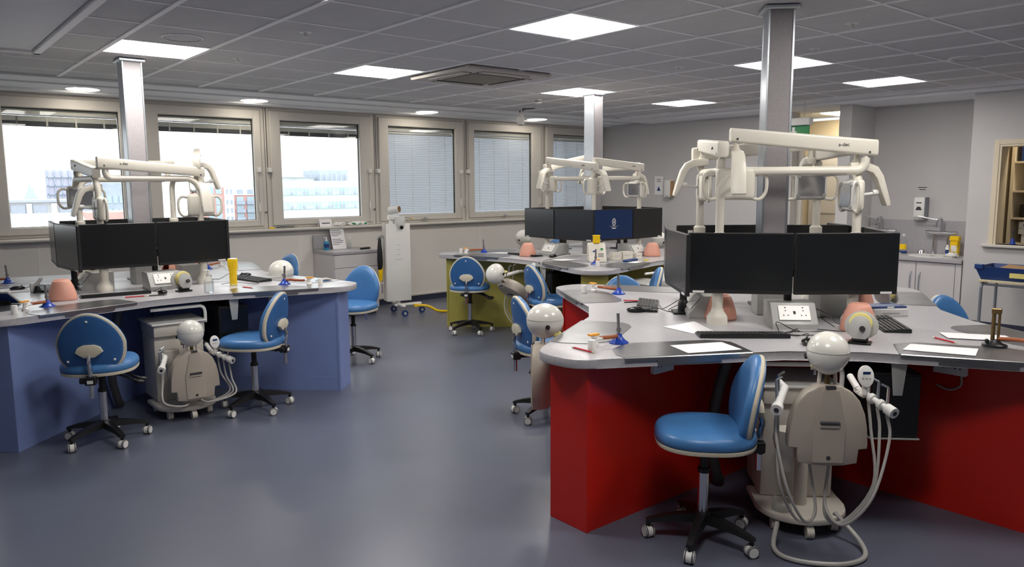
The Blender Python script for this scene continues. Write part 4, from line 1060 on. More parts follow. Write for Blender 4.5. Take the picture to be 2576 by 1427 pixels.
mouse('blue', -.07, -.76, (0, -1), 'black mouse between keyboard and holder on the blue bench', [V(0, .05, .01), V(-.06, .12, .01), V(-.15, .1, z2), V(-.22, .2, z2)])
kb('blue', .71, -.38, (1, .15), 'black keyboard behind the yellow tube on the blue bench', [V(-.22, .05, .01), V(-.3, .12, z2), V(-.22, .25, .02), V(-.1, .3, z2)])
mouse('blue', .77, -.11, (1, 0), 'black mouse on the aisle side of the blue bench')
mouse('blue', -.83, .20, (-1, 0), 'black mouse at the left end of the blue bench')
kb('blue', -.66, .10, (-1, .1), 'black keyboard with papers at the left end of the blue bench')
kb('yellow', -.70, .33, (-1, 0), 'black keyboard behind the shroud on the yellow bench')
mouse('yellow', -.64, -.05, (-1, 0), 'black mouse before the socket box on the yellow bench')
# loose cables behind the front keyboard of the red bench
t = thing('loose_cables', 'tangle of thin black cables in front of the red bench socket box', 'cable', (*bl('red', -.42, -.42), TOP))
B().tube(smooth([V(-.30, .16, z2), V(-.15, .02, .004), V(-.05, .08, .05), V(.02, .0, z2), V(.12, -.08, z2), V(.05, -.14, z2), V(-.08, -.02, z2), V(.10, .03, .004), V(.2, -.16, z2)], 7), .0022, 5).o('cable', 'black', t)
B().tube(smooth([V(.28, -.06, z2), V(.24, .02, .06), V(.30, .10, .09), V(.36, .02, .05), V(.30, -.06, .02), V(.40, -.1, z2)], 7), .0022, 5).o('cable', 'black', t)

# papers (thin, slightly lifted), pens
def sheet(key, quad, z, label, lift=0., lines=0):
    c = bl(key, sum(q[0] for q in quad)/4, sum(q[1] for q in quad)/4)
    t = thing('paper_sheet', label, 'paper', (c[0], c[1], TOP+z), 0, 'loose white sheets on the benches')
    P = [V(*(Vector(bl(key, *q))-Vector(c)), 0) for q in quad]; n = 5; bm = bmesh.new(); g = []
    for i in range(n+1):
        row = []
        for j in range(n+1):
            u, v = i/n, j/n; p = (P[0]*(1-u)+P[1]*u)*(1-v)+(P[3]*(1-u)+P[2]*u)*v
            row.append(p+V(0, 0, .0006+lift*(u*u)*(1-v)))
        g.append(row)
    b = B()
    tp = [[b.bm.verts.new(p+V(0, 0, .0006)) for p in r] for r in g]; bt = [[b.bm.verts.new(p) for p in r] for r in g]
    for i in range(n):
        for j in range(n):
            b.bm.faces.new((tp[i][j], tp[i+1][j], tp[i+1][j+1], tp[i][j+1])); b.bm.faces.new((bt[i][j], bt[i][j+1], bt[i+1][j+1], bt[i+1][j]))
    b.o('sheet', 'paper', t)
    k = B()
    for r in range(lines):
        v = .18+r*.1; a_ = (P[0]*.85+P[1]*.15)*(1-v)+(P[3]*.85+P[2]*.15)*v; e_ = (P[0]*.2+P[1]*.8)*(1-v)+(P[3]*.2+P[2]*.8)*v
        d = (e_-a_).normalized(); s_ = V(-d.y, d.x, 0)*.0015; zz = V(0, 0, .0016)
        k.rings([[a_-s_+zz, a_+s_+zz, e_+s_+zz, e_-s_+zz], [a_-s_+zz*1.1, a_+s_+zz*1.1, e_+s_+zz*1.1, e_-s_+zz*1.1]])
    if lines: k.o('print_lines', 'grey_pl', t, ang=0)
    else: k.bm.free()
sheet('red', [(-.802, .127), (-.603, .076), (-.70, -.12), (-.84, -.10)], .001, 'curled white sheet beside the lamp pole foot on the red bench', .012)
sheet('red', [(-1.165, -.212), (-.921, -.325), (-.99, -.485), (-1.235, -.372)], .004, 'blank white sheet on the steel tray at the front of the red bench')
sheet('red', [(-.453, -.962), (-.295, -.929), (-.18, -1.178), (-.345, -1.224)], .004, 'blank white sheet on the tray next to the brass burner')
sheet('red', [(-.02, -.99), (.10, -.90), (.25, -1.15), (.13, -1.24)], .004, 'white sheet on the sink side tray behind the brass burner')
sheet('blue', [(-.95, .05), (-.78, .02), (-.76, .27), (-.93, .30)], .002, 'printed sheet at the left end of the blue bench', 0, 6)
sheet('yellow', [(-.88, -.24), (-.68, -.30), (-.66, -.45), (-.86, -.42)], .004, 'white sheet on the tray of the yellow bench beside the white machine')
sheet('yellow', [(-.55, -.93), (-.38, -.88), (-.34, -1.02), (-.50, -1.06)], .004, 'white sheet by the navy cases on the yellow bench')
sheet('yellow', [(-.80, .58), (-.66, .56), (-.66, .78), (-.82, .80)], .004, 'white sheet on the window-side tray of the yellow bench', 0, 5)
def pen(key, a_, b_, m, label, z=.005):
    p, q = bl(key, *a_), bl(key, *b_); L_ = hypot(q[0]-p[0], q[1]-p[1])
    t = thing('pencil', label, 'pencil', (p[0], p[1], TOP+z), atan2(q[1]-p[1], q[0]-p[0]), 'pencils on the benches')
    B().cyl((0, 0, 0), (L_*.86, 0, 0), .0042, n=8).o('barrel', m, t)
    B().cyl((L_*.86, 0, 0), (L_, 0, 0), .0042, .0008, n=8).o('tip', 'wood' if m != 'black' else 'grey_pl', t)
    B().cyl((-.012, 0, 0), (0, 0, 0), .0044, n=8).o('end_cap', 'white', t)
pen('red', (-1.535, .05), (-1.545, -.095), 'red_pl', 'red pencil beside the white pot on the red bench tip')
pen('red', (-.064, -.947), (-.13, -1.075), 'red_pl', 'red pencil between the two trays by the brass burner', .006)
pen('red', (-.30, .86), (-.22, .77), 'red_pl', 'red pencil on the tray next to the keyboard of the red bench', .009)
pen('red', (-.36, .80), (-.24, .74), 'black', 'black pen next to the red pencil on the red bench tray', .009)
pen('blue', (-.325, -.803), (-.19, -.83), 'red_pl', 'red pencil in front of the keyboard on the blue bench')
pen('blue', (-.18, -.835), (-.067, -.856), 'black', 'black pen in line with the red pencil on the blue bench')
pen('blue', (.487, -.822), (.52, -.942), 'red_pl', 'red pencil on the tray by the yellow tube')

# half-round grey holder with a yellow ring (jaw trimmer)
def mk_trim(t):
    def half(r, n=14): return [(r*cos(pi*k/n), r*sin(pi*k/n)) for k in range(n+1)]+[(-r*.9, -.03), (-r*.55, -.05), (r*.55, -.05), (r*.9, -.03)]
    B().b(-.05, .05, -.035, .035, 0, .010, bev=.003).b(-.035, .035, -.02, .02, .010, .03, bev=.003).o('foot', 'black', t)
    M = lambda y: axes((1, 0, 0), (0, .25, .97), (0, -.97, .25), (0, y, .075))
    B().prism(half(.075), -.006, .006, M(.035), bev=.002).o('rear_plate', 'grey_pl', t)
    B().prism([(x*.75, z_*.95) for x, z_ in half(.065)], -.006, .006, M(-.035), bev=.002).o('front_plate', 'grey_pl', t)
    B().lathe([(.046, -.022), (.05, -.018), (.05, .022), (.046, .026), (.03, .026)], 22, M(.0) @ Matrix.Translation((0, .02, 0))).o('yellow_ring', 'pale_yellow', t)
    B().lathe([(.030, -.03), (.030, .03)], 18, M(.0) @ Matrix.Translation((0, .02, 0))).o('drum', 'wood', t)
    B().cyl(M(-.035) @ V(.012, 0, .006), M(-.035) @ V(.012, 0, .022), .013, n=14).o('knob', 'black', t)
def trim(key, x, y, rot, label):
    p = bl(key, x, y); place('model_holder', mk_trim, p[0], p[1], TOP+.0005, rot, label, 'grey model holders', 'model holder')
trim('red', -.44, -.76, radians(-70), 'grey half-round holder with yellow ring behind the white mannequin head')
trim('blue', .085, -.73, radians(8), 'grey half-round holder with yellow ring beside the clear pump bottle')
trim('red', .72, -.36, radians(60), 'grey half-round holder on the sink side of the red bench beside the blue folder')

# single things on the blue bench
t = thing('yellow_tube', 'tall yellow torch-shaped tube standing on the blue bench', 'canister', (*bl('blue', .48, -.64), TOP+.0005))
B().lathe([(.001, 0), (.025, 0), (.028, .01), (.0285, .11), (.036, .15), (.038, .20), (.036, .206)], 24).o('body', 'sun_yellow', t)
B().lathe([(.001, .203), (.034, .203), (.034, .208), (.001, .209)], 24).o('lens', 'white', t)
B().lathe([(.0288, .002), (.0288, .012), (.027, .014)], 24).o('foot_band', 'pale_yellow', t)
B().b(.034, .042, -.008, .008, .12, .15, bev=.003).o('switch', 'white', t)
def pump(x, y, z, label, liq, group, h_=.12, r=.033):
    t = thing('pump_bottle', label, 'bottle', (x, y, z), 0, group)
    B().lathe([(.001, 0), (r, 0), (r+.002, .01), (r+.002, h_*.8), (r*.8, h_*.93), (.013, h_)], 20).o('bottle', liq, t)
    B().lathe([(.014, h_), (.014, h_+.016), (.006, h_+.018), (.005, h_+.04), (.001, h_+.04)], 14).b(-.03, .012, -.006, .006, h_+.036, h_+.046, bev=.003).o('pump', 'white', t)
    if liq == 'clear': B().lathe([(.001, .004), (r-.003, .004), (r-.003, h_*.66), (.001, h_*.66)], 18).o('liquid', 'clear', t)
    else: B().lathe([(r+.0028, .03), (r+.0028, h_*.7)], 20, None, False, -pi*.9, .1).o('label_wrap', 'navy', t)
    return t
pump(*bl('blue', .20, -.93), TOP+.0005, 'clear pump bottle of liquid at the edge of the blue bench', 'clear', 'pump bottles')
t = thing('handheld_scanner', 'white handheld scanner leaning on a black holder at the left end of the blue bench', 'scanner', (*bl('blue', -.74, -.08), TOP+.0005), .5)
B().lathe([(.001, 0), (.04, 0), (.03, .012), (.012, .05), (.001, .05)], 16).o('holder', 'black', t)
B().cyl((0, .05, .02), (0, -.05, .11), .016, .012, n=12).o('wand', 'white', t)
B().b(-.02, .02, .03, .06, .0, .07, bev=.006).o('cradle', 'white', t)
t = thing('tablet', 'dark blue tablet tilted up at the left edge of the blue bench', 'tablet', (*bl('blue', -1.03, -.60), TOP+.0005), radians(-40))
B().box((0, 0, .05), (.22, .012, .15), Matrix.Rotation(radians(55), 3, 'X'), bev=.004).o('body', 'grey_pl', t)
B().box(V(0, 0, .05)+Matrix.Rotation(radians(55), 3, 'X') @ V(0, -.0068, 0), (.20, .001, .13), Matrix.Rotation(radians(55), 3, 'X')).o('screen', 'navy', t, ang=0)
B().b(-.06, .06, .02, .035, 0, .07, bev=.003).o('rest', 'black', t)
# single things on the red bench
t = thing('white_cup', 'white plastic cup beside the mouse on the sink side of the red bench', 'cup', (*bl('red', .33, -.33), TOP+.0005))
B().lathe([(.001, 0), (.026, 0), (.037, .075), (.039, .078), (.036, .078), (.025, .004), (.001, .004)], 22).o('cup', 'white', t)
B().lathe([(.036, .074), (.0395, .076), (.0395, .081), (.036, .081)], 22, None, False).o('rim', 'white', t)
t = thing('white_carton', 'flat white carton on the sink side of the red bench', 'box', (*bl('red', .46, -.47), TOP+.0005), radians(-38))
B().b(-.10, .10, -.065, .065, 0, .04, bev=.002).o('carton', 'white_matt', t); B().b(-.05, .05, -.0665, -.065, .012, .02).o('print_strip', 'grey_pl', t, ang=0)
t = thing('blue_folder', 'dark blue folder lying on the flat white carton', 'folder', (*bl('red', .47, -.45), TOP+.0412), radians(-34))
B().b(-.11, .11, -.06, .06, 0, .008, bev=.002).o('cover', 'navy', t); B().b(-.105, .105, -.058, .06, .008, .012).o('pages', 'navy', t, ang=0); B().b(-.01, .03, -.062, -.058, .002, .010).o('tab', 'white', t, ang=0)
t = thing('crumpled_wrapper', 'crumpled clear and green wrapper behind the red bench socket boxes', 'wrapper', (*bl('red', .20, -.27), TOP+.001))
bm_ = B().ball((0, 0, .03), (.07, .05, .03), 14, 8)
for v in bm_.bm.verts: v.co += Vector((random.uniform(-1, 1), random.uniform(-1, 1), random.uniform(-.6, .6)))*.010
for v in bm_.bm.verts: v.co.z = max(v.co.z, 0)
bm_.o('film', 'white', t, ang=0); B().b(-.02, .02, -.055, -.01, .045, .06, bev=.004).o('green_patch', 'green', t)
# yellow bench machine and small things
t = thing('curing_machine', 'white wedge-shaped machine with keypad on the yellow bench', 'machine', (*bl('yellow', -.62, -.66), TOP+.0035), radians(-38))
B().prism([(-.10, 0), (.10, 0), (.10, .03), (.0, .17), (-.06, .18), (-.10, .15)], -.085, .085, axes((0, -1, 0), (0, 0, 1), (-1, 0, 0)), bev=.006).o('case', 'cream', t)
kk = B(); sl = V(0, .10, .14).normalized(); nn = V(0, -.14, .10).normalized()
for a_ in range(4):
    for b_ in range(3): kk.box(V(.01+a_*.014, -.082, .052)+sl*(b_*.016)+nn*.004, (.008, .008, .002), axes((1, 0, 0), sl, nn).to_3x3())
kk.o('keypad', 'ink', t, ang=0)
B().box(V(-.03, -.05, .10)+nn*.004, (.03, .015, .002), axes((1, 0, 0), sl, nn).to_3x3()).o('badge', 'navy', t, ang=0)
B().box(V(.045, -.035, .12)+nn*.004, (.025, .02, .002), axes((1, 0, 0), sl, nn).to_3x3()).o('display', 'green', t, ang=0)
t = thing('grey_hose', 'thin grey hose running from the white machine over the yellow bench edge', 'hose', (5.40, 5.30, TOP))
B().tube(smooth([V(0, 0, .06), V(-.10, .18, .055), V(-.28, .23, .03), V(-.44, .20, .022), V(-.49, .18, -.01), V(-.485, .17, -.11), V(-.43, .14, -.27), V(-.38, .10, -.40)], 7), .008, 8).o('hose', 'hose', t)
B().cyl((-.384, .104, -.39), (-.372, .094, -.44), .012, n=10).o('connector', 'white', t)
t = thing('yellow_cup', 'bright yellow square cup on top of the white wedge-shaped machine', 'cup', (*bl('yellow', -.605, -.64), TOP+.182), radians(-38))
B().b(-.033, .033, -.028, .028, 0, .075, bev=.004).o('body', 'sun_yellow', t); B().b(-.036, .036, -.031, .031, .066, .078, bev=.003).o('rim', 'sun_yellow', t)
for i, (x, y, w_, h_, r) in enumerate([(-.36, -.67, .10, .075, -.5), (-.24, -.70, .11, .08, -.35), (-.10, -.72, .07, .06, -.2)]):
    t = thing('carton', ['tall cream carton next to the white machine on the yellow bench', 'wide cream carton in the middle of the row on the yellow bench', 'smallest cream carton next to the lamp pole on the yellow bench'][i], 'box', (*bl('yellow', x, y), TOP+.0005), r, 'cream cartons on the yellow bench')
    B().b(-w_/2, w_/2, -.05, .05, 0, h_, bev=.002).o('carton', 'cream', t); B().b(-w_/2+.01, w_/2-.02, -.0515, -.05, h_*.55, h_*.6).o('print_strip', 'grey_pl', t, ang=0)
for i, (x, y, r) in enumerate([(-.47, -.93, .3), (-.36, -.90, .1)]):
    t = thing('navy_case', ['navy blue case lying next to the burner on the yellow bench', 'navy blue case lying next to the cream cartons on the yellow bench'][i], 'case', (*bl('yellow', x, y), TOP+.006), r)
    B().b(-.055, .055, -.028, .028, 0, .022, bev=.006).o('shell', 'navy', t); B().b(-.05, .05, -.029, .029, .010, .012).o('seam', 'ink', t, ang=0)
t = thing('tape_roll', 'small yellow tape roll at the edge of the yellow bench', 'tape', (*bl('yellow', -.22, -.95), TOP+.0005))
B().lathe([(.014, 0), (.026, 0), (.026, .018), (.014, .018)], 20, None, False).lathe([(.014, 0), (.014, .018)], 20, None, False).o('tape', 'pale_yellow', t); B().lathe([(.012, .001), (.014, .001), (.014, .017), (.012, .017)], 18, None, False).o('core', 'card', t)
t = thing('desk_phone', 'black curved telephone behind the socket box on the yellow bench', 'telephone', (*bl('yellow', -.42, .12), TOP+.0005), 1.2)
B().lathe([(.001, 0), (.09, 0), (.085, .02), (.06, .06), (.05, .09), (.001, .10)], 20, Matrix.Diagonal((1, .7, 1, 1))).o('base', 'black', t); B().cyl((-.09, 0, .10), (.09, 0, .10), .03, n=16).o('handset', 'blackgloss', t)

# ================================================================== UNDER THE WORKTOPS
def pc(key, i, out, off, label, rot=0.):
    o_ = OUT[key][i]; rgt = (-o_[1], o_[0]); x, y = bl(key, o_[0]*out+rgt[0]*off, o_[1]*out+rgt[1]*off)
    t = thing('computer_tower', label, 'computer', (x, y, .42), rotd(o_)+rot, 'computers hung under the worktops')
    B().b(-.105, .105, -.20, .20, 0, .30, bev=.006).o('case', 'black', t)
    B().b(-.10, .10, .20, .206, .01, .29, bev=.003).o('front', 'blackgloss', t)
    B().prism([(-.035, .353), (.035, .353), (.02, .20), (-.02, .20)], 0, .006, axes((-1, 0, 0), (0, 0, 1), (0, 1, 0), (0, .207, 0)), bev=.002).o('hanger', 'grey_pl', t)
    B().b(-.11, .11, -.20, .205, -.008, 0, bev=.002).o('tray', 'grey_pl', t)
    B().b(-.02, .02, -.1, .1, .30, .353).o('bracket', 'black', t, ang=0)
    return t
pc('red', 0, .84, .33, 'black computer tower hanging under the red worktop beside the mannequin')
pc('blue', 0, .84, .33, 'black computer tower hanging under the blue worktop behind a stool')
pc('yellow', 1, .86, .38, 'black computer tower hanging under the yellow worktop')
def wallsock(x, y, z, d, label):
    t = thing('socket_outlet', label, 'socket', (x, y, z), rotd(d), 'double sockets on the bench panels')
    B().b(-.073, .073, -.03, 0, -.043, .043, bev=.004).o('plate', 'white', t); h_ = B()
    for sx in (-.036, .036):
        for dx, dz in ((-.011, -.01), (.011, -.01), (0, .014)): h_.b(sx+dx-.003, sx+dx+.003, 0, .001, dz-.004, dz+.004)
    h_.o('slots', 'ink', t, ang=0)
    if 'computer' in label: B().tube(smooth([V(-.05, -.015, -.043), V(-.05, -.01, -.09), V(0, -.02, -.12), V(.06, -.03, -.11)], 5), .005, 6).o('flex', 'hose', t)
wallsock(*bl('red', -1.12, -.148), .715, (0, -1), 'white double socket under the red worktop beside the aisle end')
wallsock(*bl('red', -.148, -1.05), .715, (-1, 0), 'white double socket under the red worktop beside the black computer')
p_ = arm_pt('blue', 3, 1.15, -.148); wallsock(p_[0], p_[1], .70, (-.7071, -.7071), 'white double socket under the blue worktop by the aisle end')
def duct(key, i, out, off, label, m='cyl_dark'):
    o_ = OUT[key][i]; rgt = (-o_[1], o_[0]); x, y = bl(key, o_[0]*out+rgt[0]*off, o_[1]*out+rgt[1]*off)
    t = thing('flexible_duct', label, 'duct', (x, y, 0), rotd(o_), 'grey ducts under the worktops')
    B().tube(smooth([V(.0, -.02, .765), V(.015, -.02, .70), V(.05, -.03, .55), V(.07, -.05, .38), V(.06, -.10, .22), V(.02, -.16, .06), V(.0, -.2, .03)], 6), .028, 12).o('duct', m, t)
    B().lathe([(.045, .752), (.045, .772), (.03, .772)], 16, Matrix.Translation((0, -.02, 0))).o('flange', 'grey_pl', t)
duct('red', 0, .80, -.36, 'grey flexible duct under the red worktop behind the stool')
duct('blue', 0, .80, -.36, 'grey flexible duct under the blue worktop beside the mannequin trolley')
# ================================================================== ALONG THE WINDOW WALL
t = thing('base_cabinet', 'white base cabinet with grey worktop and drawer under the window sill', 'cabinet', (4.42, 8.26, 0))
x0, x1, y1 = -.30, .29, .55
B().b(x0, x1, .02, y1, .08, .76).o('carcass', 'cabinet', t, ang=0)
B().b(x0+.02, x1-.02, .06, y1, 0, .08).o('plinth', 'skirting', t, ang=0)
B().b(x0-.01, x1+.015, -.015, y1, .76, .795, bev=.004).o('worktop', 'worktop2', t)
B().b(x0-.01, x1-.22, y1-.02, y1, .795, .97, bev=.003).o('upstand', 'worktop2', t)
B().b(x0+.004, x1-.004, 0, .02, .60, .755, bev=.002).o('drawer', 'cabinet', t); B().b(x0+.004, x1-.004, 0, .02, .085, .595, bev=.002).o('door', 'cabinet', t)
pump(4.20, 8.62, .796, 'blue hand gel pump bottle on the window cabinet', 'gel', 'pump bottles', .11, .034)
pump(4.50, 8.60, .796, 'clear pump bottle standing before the paper notice', 'clear', 'pump bottles', .12, .022)
t = thing('paper_notice', 'white notice with lines of black print leaning against the wall', 'notice', (4.40, 8.66, .796), .05)
Mn = axes((1, 0, 0), (0, .28, .96), (0, -.96, .28))
B().box(Mn @ V(0, .135, 0), (.19, .27, .002), Mn.to_3x3(), bev=.0008).o('sheet', 'paper', t)
k = B()
for r, w_ in enumerate((.13, .15, .14, .10, .0, .12, .15, .14, .09)):
    if w_: k.box(Mn @ V(-.085+w_/2, .235-r*.022, .0016), (w_, .006, .0006), Mn.to_3x3())
k.o('print_lines', 'ink', t, ang=0)
t = thing('remote_control', 'black remote control lying on the window cabinet', 'remote control', (4.62, 8.42, .796), .3)
B().b(-.075, .075, -.022, .022, 0, .022, bev=.006).o('case', 'black', t); k = B()
for i in range(5): k.b(-.05+i*.022, -.04+i*.022, -.008, .008, .022, .024)
k.o('buttons', 'cyl_dark', t, ang=0)
# mobile tower unit with a swivelling head
t = thing('mobile_tower', 'tall white mobile tower on blue-wheeled casters with a lens unit on top', 'mobile unit', (4.85, 8.05, 0), radians(-12))
B().b(-.155, .155, -.06, .06, .17, 1.115, bev=.008, seg=2).o('tower', 'white', t)
B().b(-.165, -.155, -.055, .055, .18, 1.125, bev=.002).o('side_strip', 'upvc', t)
for i, (z_, w_) in enumerate(((.86, .05), (.80, .04), (.74, .05), (.68, .10))): B().b(-w_/2, w_/2, -.062, -.060, z_, z_+.004).o('print_line', 'grey_pl', t, ang=0)
B().b(-.05, .30, -.035, .035, .10, .13, bev=.008).b(-.02, .02, -.22, .22, .11, .14, bev=.008).cyl((0, 0, .12), (0, 0, .2), .03).o('base_frame', 'white', t)
for x_, y_ in ((0, -.21), (0, .21), (.29, -.02)):
    c = B().cyl((x_, y_, .07), (x_, y_, .12), .012).b(x_-.03, x_+.03, y_-.012, y_+.012, .075, .088, bev=.003).o('caster', 'chrome', t)
    B().cyl((x_+.01, y_-.014, .038), (x_+.01, y_+.014, .038), .038, n=18).o('wheel', 'navy', c); B().cyl((x_+.01, y_-.016, .038), (x_+.01, y_+.016, .038), .018, n=14).o('wheel_hub', 'grey_pl', c)
B().cyl((-.06, .0, 1.11), (-.06, .0, 1.20), .03, n=16).b(-.10, .03, -.05, .05, 1.16, 1.22, bev=.012).o('neck', 'white', t)
B().cyl((-.07, .03, 1.27), (.02, -.06, 1.29), .048, n=20).o('upper_drum', 'white', t); B().cyl((.02, -.06, 1.29), (.024, -.064, 1.2905), .037, n=20).o('drum_face', 'brownstuff', t)
B().rings([[V(.03+r*cos(q*pi/8), -.04+r*sin(q*pi/8), z_) for q in range(16)] for r, z_ in ((.066, 1.20), (.066, 1.14), (.058, 1.09), (.035, 1.05), (.01, 1.04))]).o('lower_dome', 'white', t)
B().cyl((.03, -.09, 1.075), (.035, -.108, 1.068), .022, n=16).o('lens', 'black', t); B().cyl((.08, -.06, 1.19), (.16, -.09, 1.175), .004, n=6).o('probe', 'tubegrey', t); B().ball((.165, -.092, 1.174), .012, 10, 6).o('probe_tip', 'orange', t)
t = thing('folded_umbrella', 'folded black and yellow umbrella hanging on the side of the mobile tower', 'umbrella', (4.66, 8.10, .25))
B().cyl((0, 0, .02), (0, 0, .72), .007, n=8).o('shaft', 'tubegrey', t)
B().lathe([(.008, .28), (.030, .32), (.034, .42), (.03, .55), (.018, .66), (.008, .70)], 12, Matrix.Translation((-.02, 0, 0))).o('canopy', 'black', t)
B().lathe([(.006, .16), (.024, .20), (.030, .30), (.028, .36)], 10, Matrix.Translation((-.016, 0, 0))).o('yellow_cover', 'sun_yellow', t); B().b(-.03, .03, -.01, .02, .70, .73, bev=.005).ball((-.045, 0, .69), .014, 10, 6).o('hook', 'grey_pl', t); B().b(-.02, .02, -.01, .01, .14, .155).o('band', 'white', t)
t = thing('yellow_hose', 'yellow flexible hose running over the floor from the mobile tower to the yellow bench', 'hose', (5.1, 7.9, 0))
B().tube(smooth([V(-.05, .06, .10), V(.06, -.04, .09), V(.16, -.10, .03), V(.28, -.16, .016), V(.42, -.26, .016), V(.55, -.40, .016), V(.75, -.62, .016), V(.95, -.9, .05)], 7), .016, 10).o('hose', 'sun_yellow', t); B().cyl((-.05, .06, .085), (-.05, .06, .115), .03, n=14).o('coupling', 'sun_yellow', t)
# things lying on the sill
t = thing('clear_bag', 'clear plastic bag with a yellow corner lying on the window sill', 'bag', (3.74, 8.76, 1.076))
b = B().ball((0, 0, .018), (.17, .035, .018), 18, 6)
for v in b.bm.verts: v.co += Vector((random.uniform(-1, 1)*.01, random.uniform(-1, 1)*.006, random.uniform(0, 1)*.008)); v.co.z = max(v.co.z, 0)
b.o('film', 'clear', t, ang=0); B().b(-.19, -.13, -.02, .02, 0, .014, bev=.003).o('yellow_corner', 'sun_yellow', t); B().tube(smooth([V(-.1, 0, .012), V(0, .01, .02), V(.08, -.01, .012), V(.12, .01, .02)], 5), .004, 6).o('cable_inside', 'ink', t)
t = thing('sill_notice', 'folded white paper notice with a grey line of print on the sill', 'notice', (4.27, 8.76, 1.076), .05)
B().box((0, 0, .045), (.17, .002, .10), Matrix.Rotation(-.35, 3, 'X')).o('front_leaf', 'paper', t, ang=0); B().box((0, .035, .045), (.17, .002, .10), Matrix.Rotation(.35, 3, 'X')).o('rear_leaf', 'paper', t, ang=0); B().box((0, -.0025, .040), (.11, .001, .012), Matrix.Rotation(-.35, 3, 'X')).o('print_line', 'ink', t, ang=0)
for x_, w_, m_, l_ in ((4.45, .11, 'white_matt', 'crumpled white cloth on the sill beside the paper notice'), (4.72, .15, 'paper', 'white and green packets piled on the sill by the mobile tower')):
    t = thing('cloth' if m_ == 'white_matt' else 'packet_pile', l_, 'cloth' if m_ == 'white_matt' else 'packet', (x_, 8.76, 1.076))
    b = B().ball((0, 0, .02), (w_, .04, .025), 16, 6)
    for v in b.bm.verts: v.co += Vector((random.uniform(-1, 1)*.01, random.uniform(-1, 1)*.008, random.uniform(-1, 1)*.01)); v.co.z = max(v.co.z, 0)
    b.o('heap', m_, t, ang=0)
    if m_ == 'paper':
        for q in (-.08, 0, .08): B().box((q, -.035, .022), (.05, .004, .02), Matrix.Rotation(random.uniform(-.3, .3), 3, 'Y')).o('green_print', 'green', t, ang=0)
    else: B().box((.05, -.02, .03), (.06, .02, .01), Matrix.Rotation(.2, 3, 'Y')).o('fold', m_, t)
# far wall: poster, dispenser and blue bin behind the yellow bench
t = thing('wall_poster', 'small white poster with a dark blue triangle on the far grey wall', 'poster', (XF-.002, 7.62, 1.55))
B().b(-.003, 0, -.08, .08, -.14, .14).o('sheet', 'paper', t, ang=0); B().prism([(-.035, -.08), (.035, -.08), (.0, -.01)], 0, .0008, axes((0, -1, 0), (0, 0, 1), (-1, 0, 0), (-.003, 0, 0))).o('triangle', 'navy', t, ang=0)
for z_ in (.06, .09): B().b(-.0038, -.003, -.04, .04, z_, z_+.008).o('print_line', 'ink', t, ang=0)
t = thing('soap_dispenser', 'white soap dispenser with brown edge on the far grey wall behind the yellow bench lamps', 'dispenser', (XF-.002, 7.38, 1.50))
B().b(-.10, 0, -.07, .07, -.13, .13, bev=.02, seg=2).o('cover', 'white', t); B().b(-.11, -.02, -.075, -.06, -.12, .12, bev=.01).o('side_band', 'card', t); B().b(-.103, -.09, -.03, .03, -.13, -.10, bev=.004).o('push_bar', 'grey_pl', t)
t = thing('storage_bin', 'blue plastic storage bin with lid against the far wall behind the yellow bench', 'bin', (8.85, 6.65, 0), .1)
B().rings([[V(sx*.22*k, sy*.32*k, z_) for sx, sy in ((-1, -1), (1, -1), (1, 1), (-1, 1))] for k, z_ in ((.85, 0), (1, .80), (1.05, .81), (1.05, .85), (.2, .88))]).o('body', 'navy', t, ang=20); B().b(-.24, -.22, -.1, .1, .74, .78, bev=.004).o('grip', 'navy', t)

# ================================================================== SINK ALCOVE
t = thing('sink_cabinet', 'row of white sink cabinets with long bar handles in the alcove', 'cabinet', (8.9, 3.175, 0))
B().b(.03, .58, .01, 1.28, .09, .70).o('carcass', 'cabinet', t, ang=0); B().b(.06, .58, .01, 1.28, 0, .09).o('plinth', 'skirting', t, ang=0)
for k_, (a_, b_) in enumerate(((.075, .475), (.481, .881), (.887, 1.275))):
    d = B().b(.008, .03, a_, b_, .10, .695, bev=.002).o('door', 'cabinet', t)
    hy = b_-.045 if k_ % 2 == 0 else a_+.045
    B().tube(smooth([V(.008, hy, .58), V(-.018, hy, .56), V(-.024, hy, .44), V(-.018, hy, .32), V(.008, hy, .30)], 5), .006, 8).o('handle', 'alu', d)
B().b(.008, .03, .01, .07, .10, .695, bev=.002).o('filler', 'cabinet', t)
t = thing('sink_worktop', 'grey speckled worktop with inset basins in the sink alcove', 'worktop', (8.9, 3.175, .70))
B().b(-.02, .595, .004, 1.285, .001, .042, bev=.004).o('slab', 'worktop2', t); B().b(.575, .597, .004, 1.285, .042, .43).o('splashback', 'worktop2', t, ang=0)
for y_ in (.42, 1.02):
    bs = B().rings([[V(.27+rx*cos(q*pi/14), y_+ry*sin(q*pi/14), z_) for q in range(28)] for rx, ry, z_ in ((.20, .25, .042), (.20, .25, .05), (.18, .23, .052), (.165, .215, .045), (.15, .19, .0435))]).o('basin', 'white', t)
    B().lathe([(.001, .044), (.025, .044), (.02, .046), (.001, .046)], 16, Matrix.Translation((.27, y_, 0))).o('drain', 'chrome', bs)
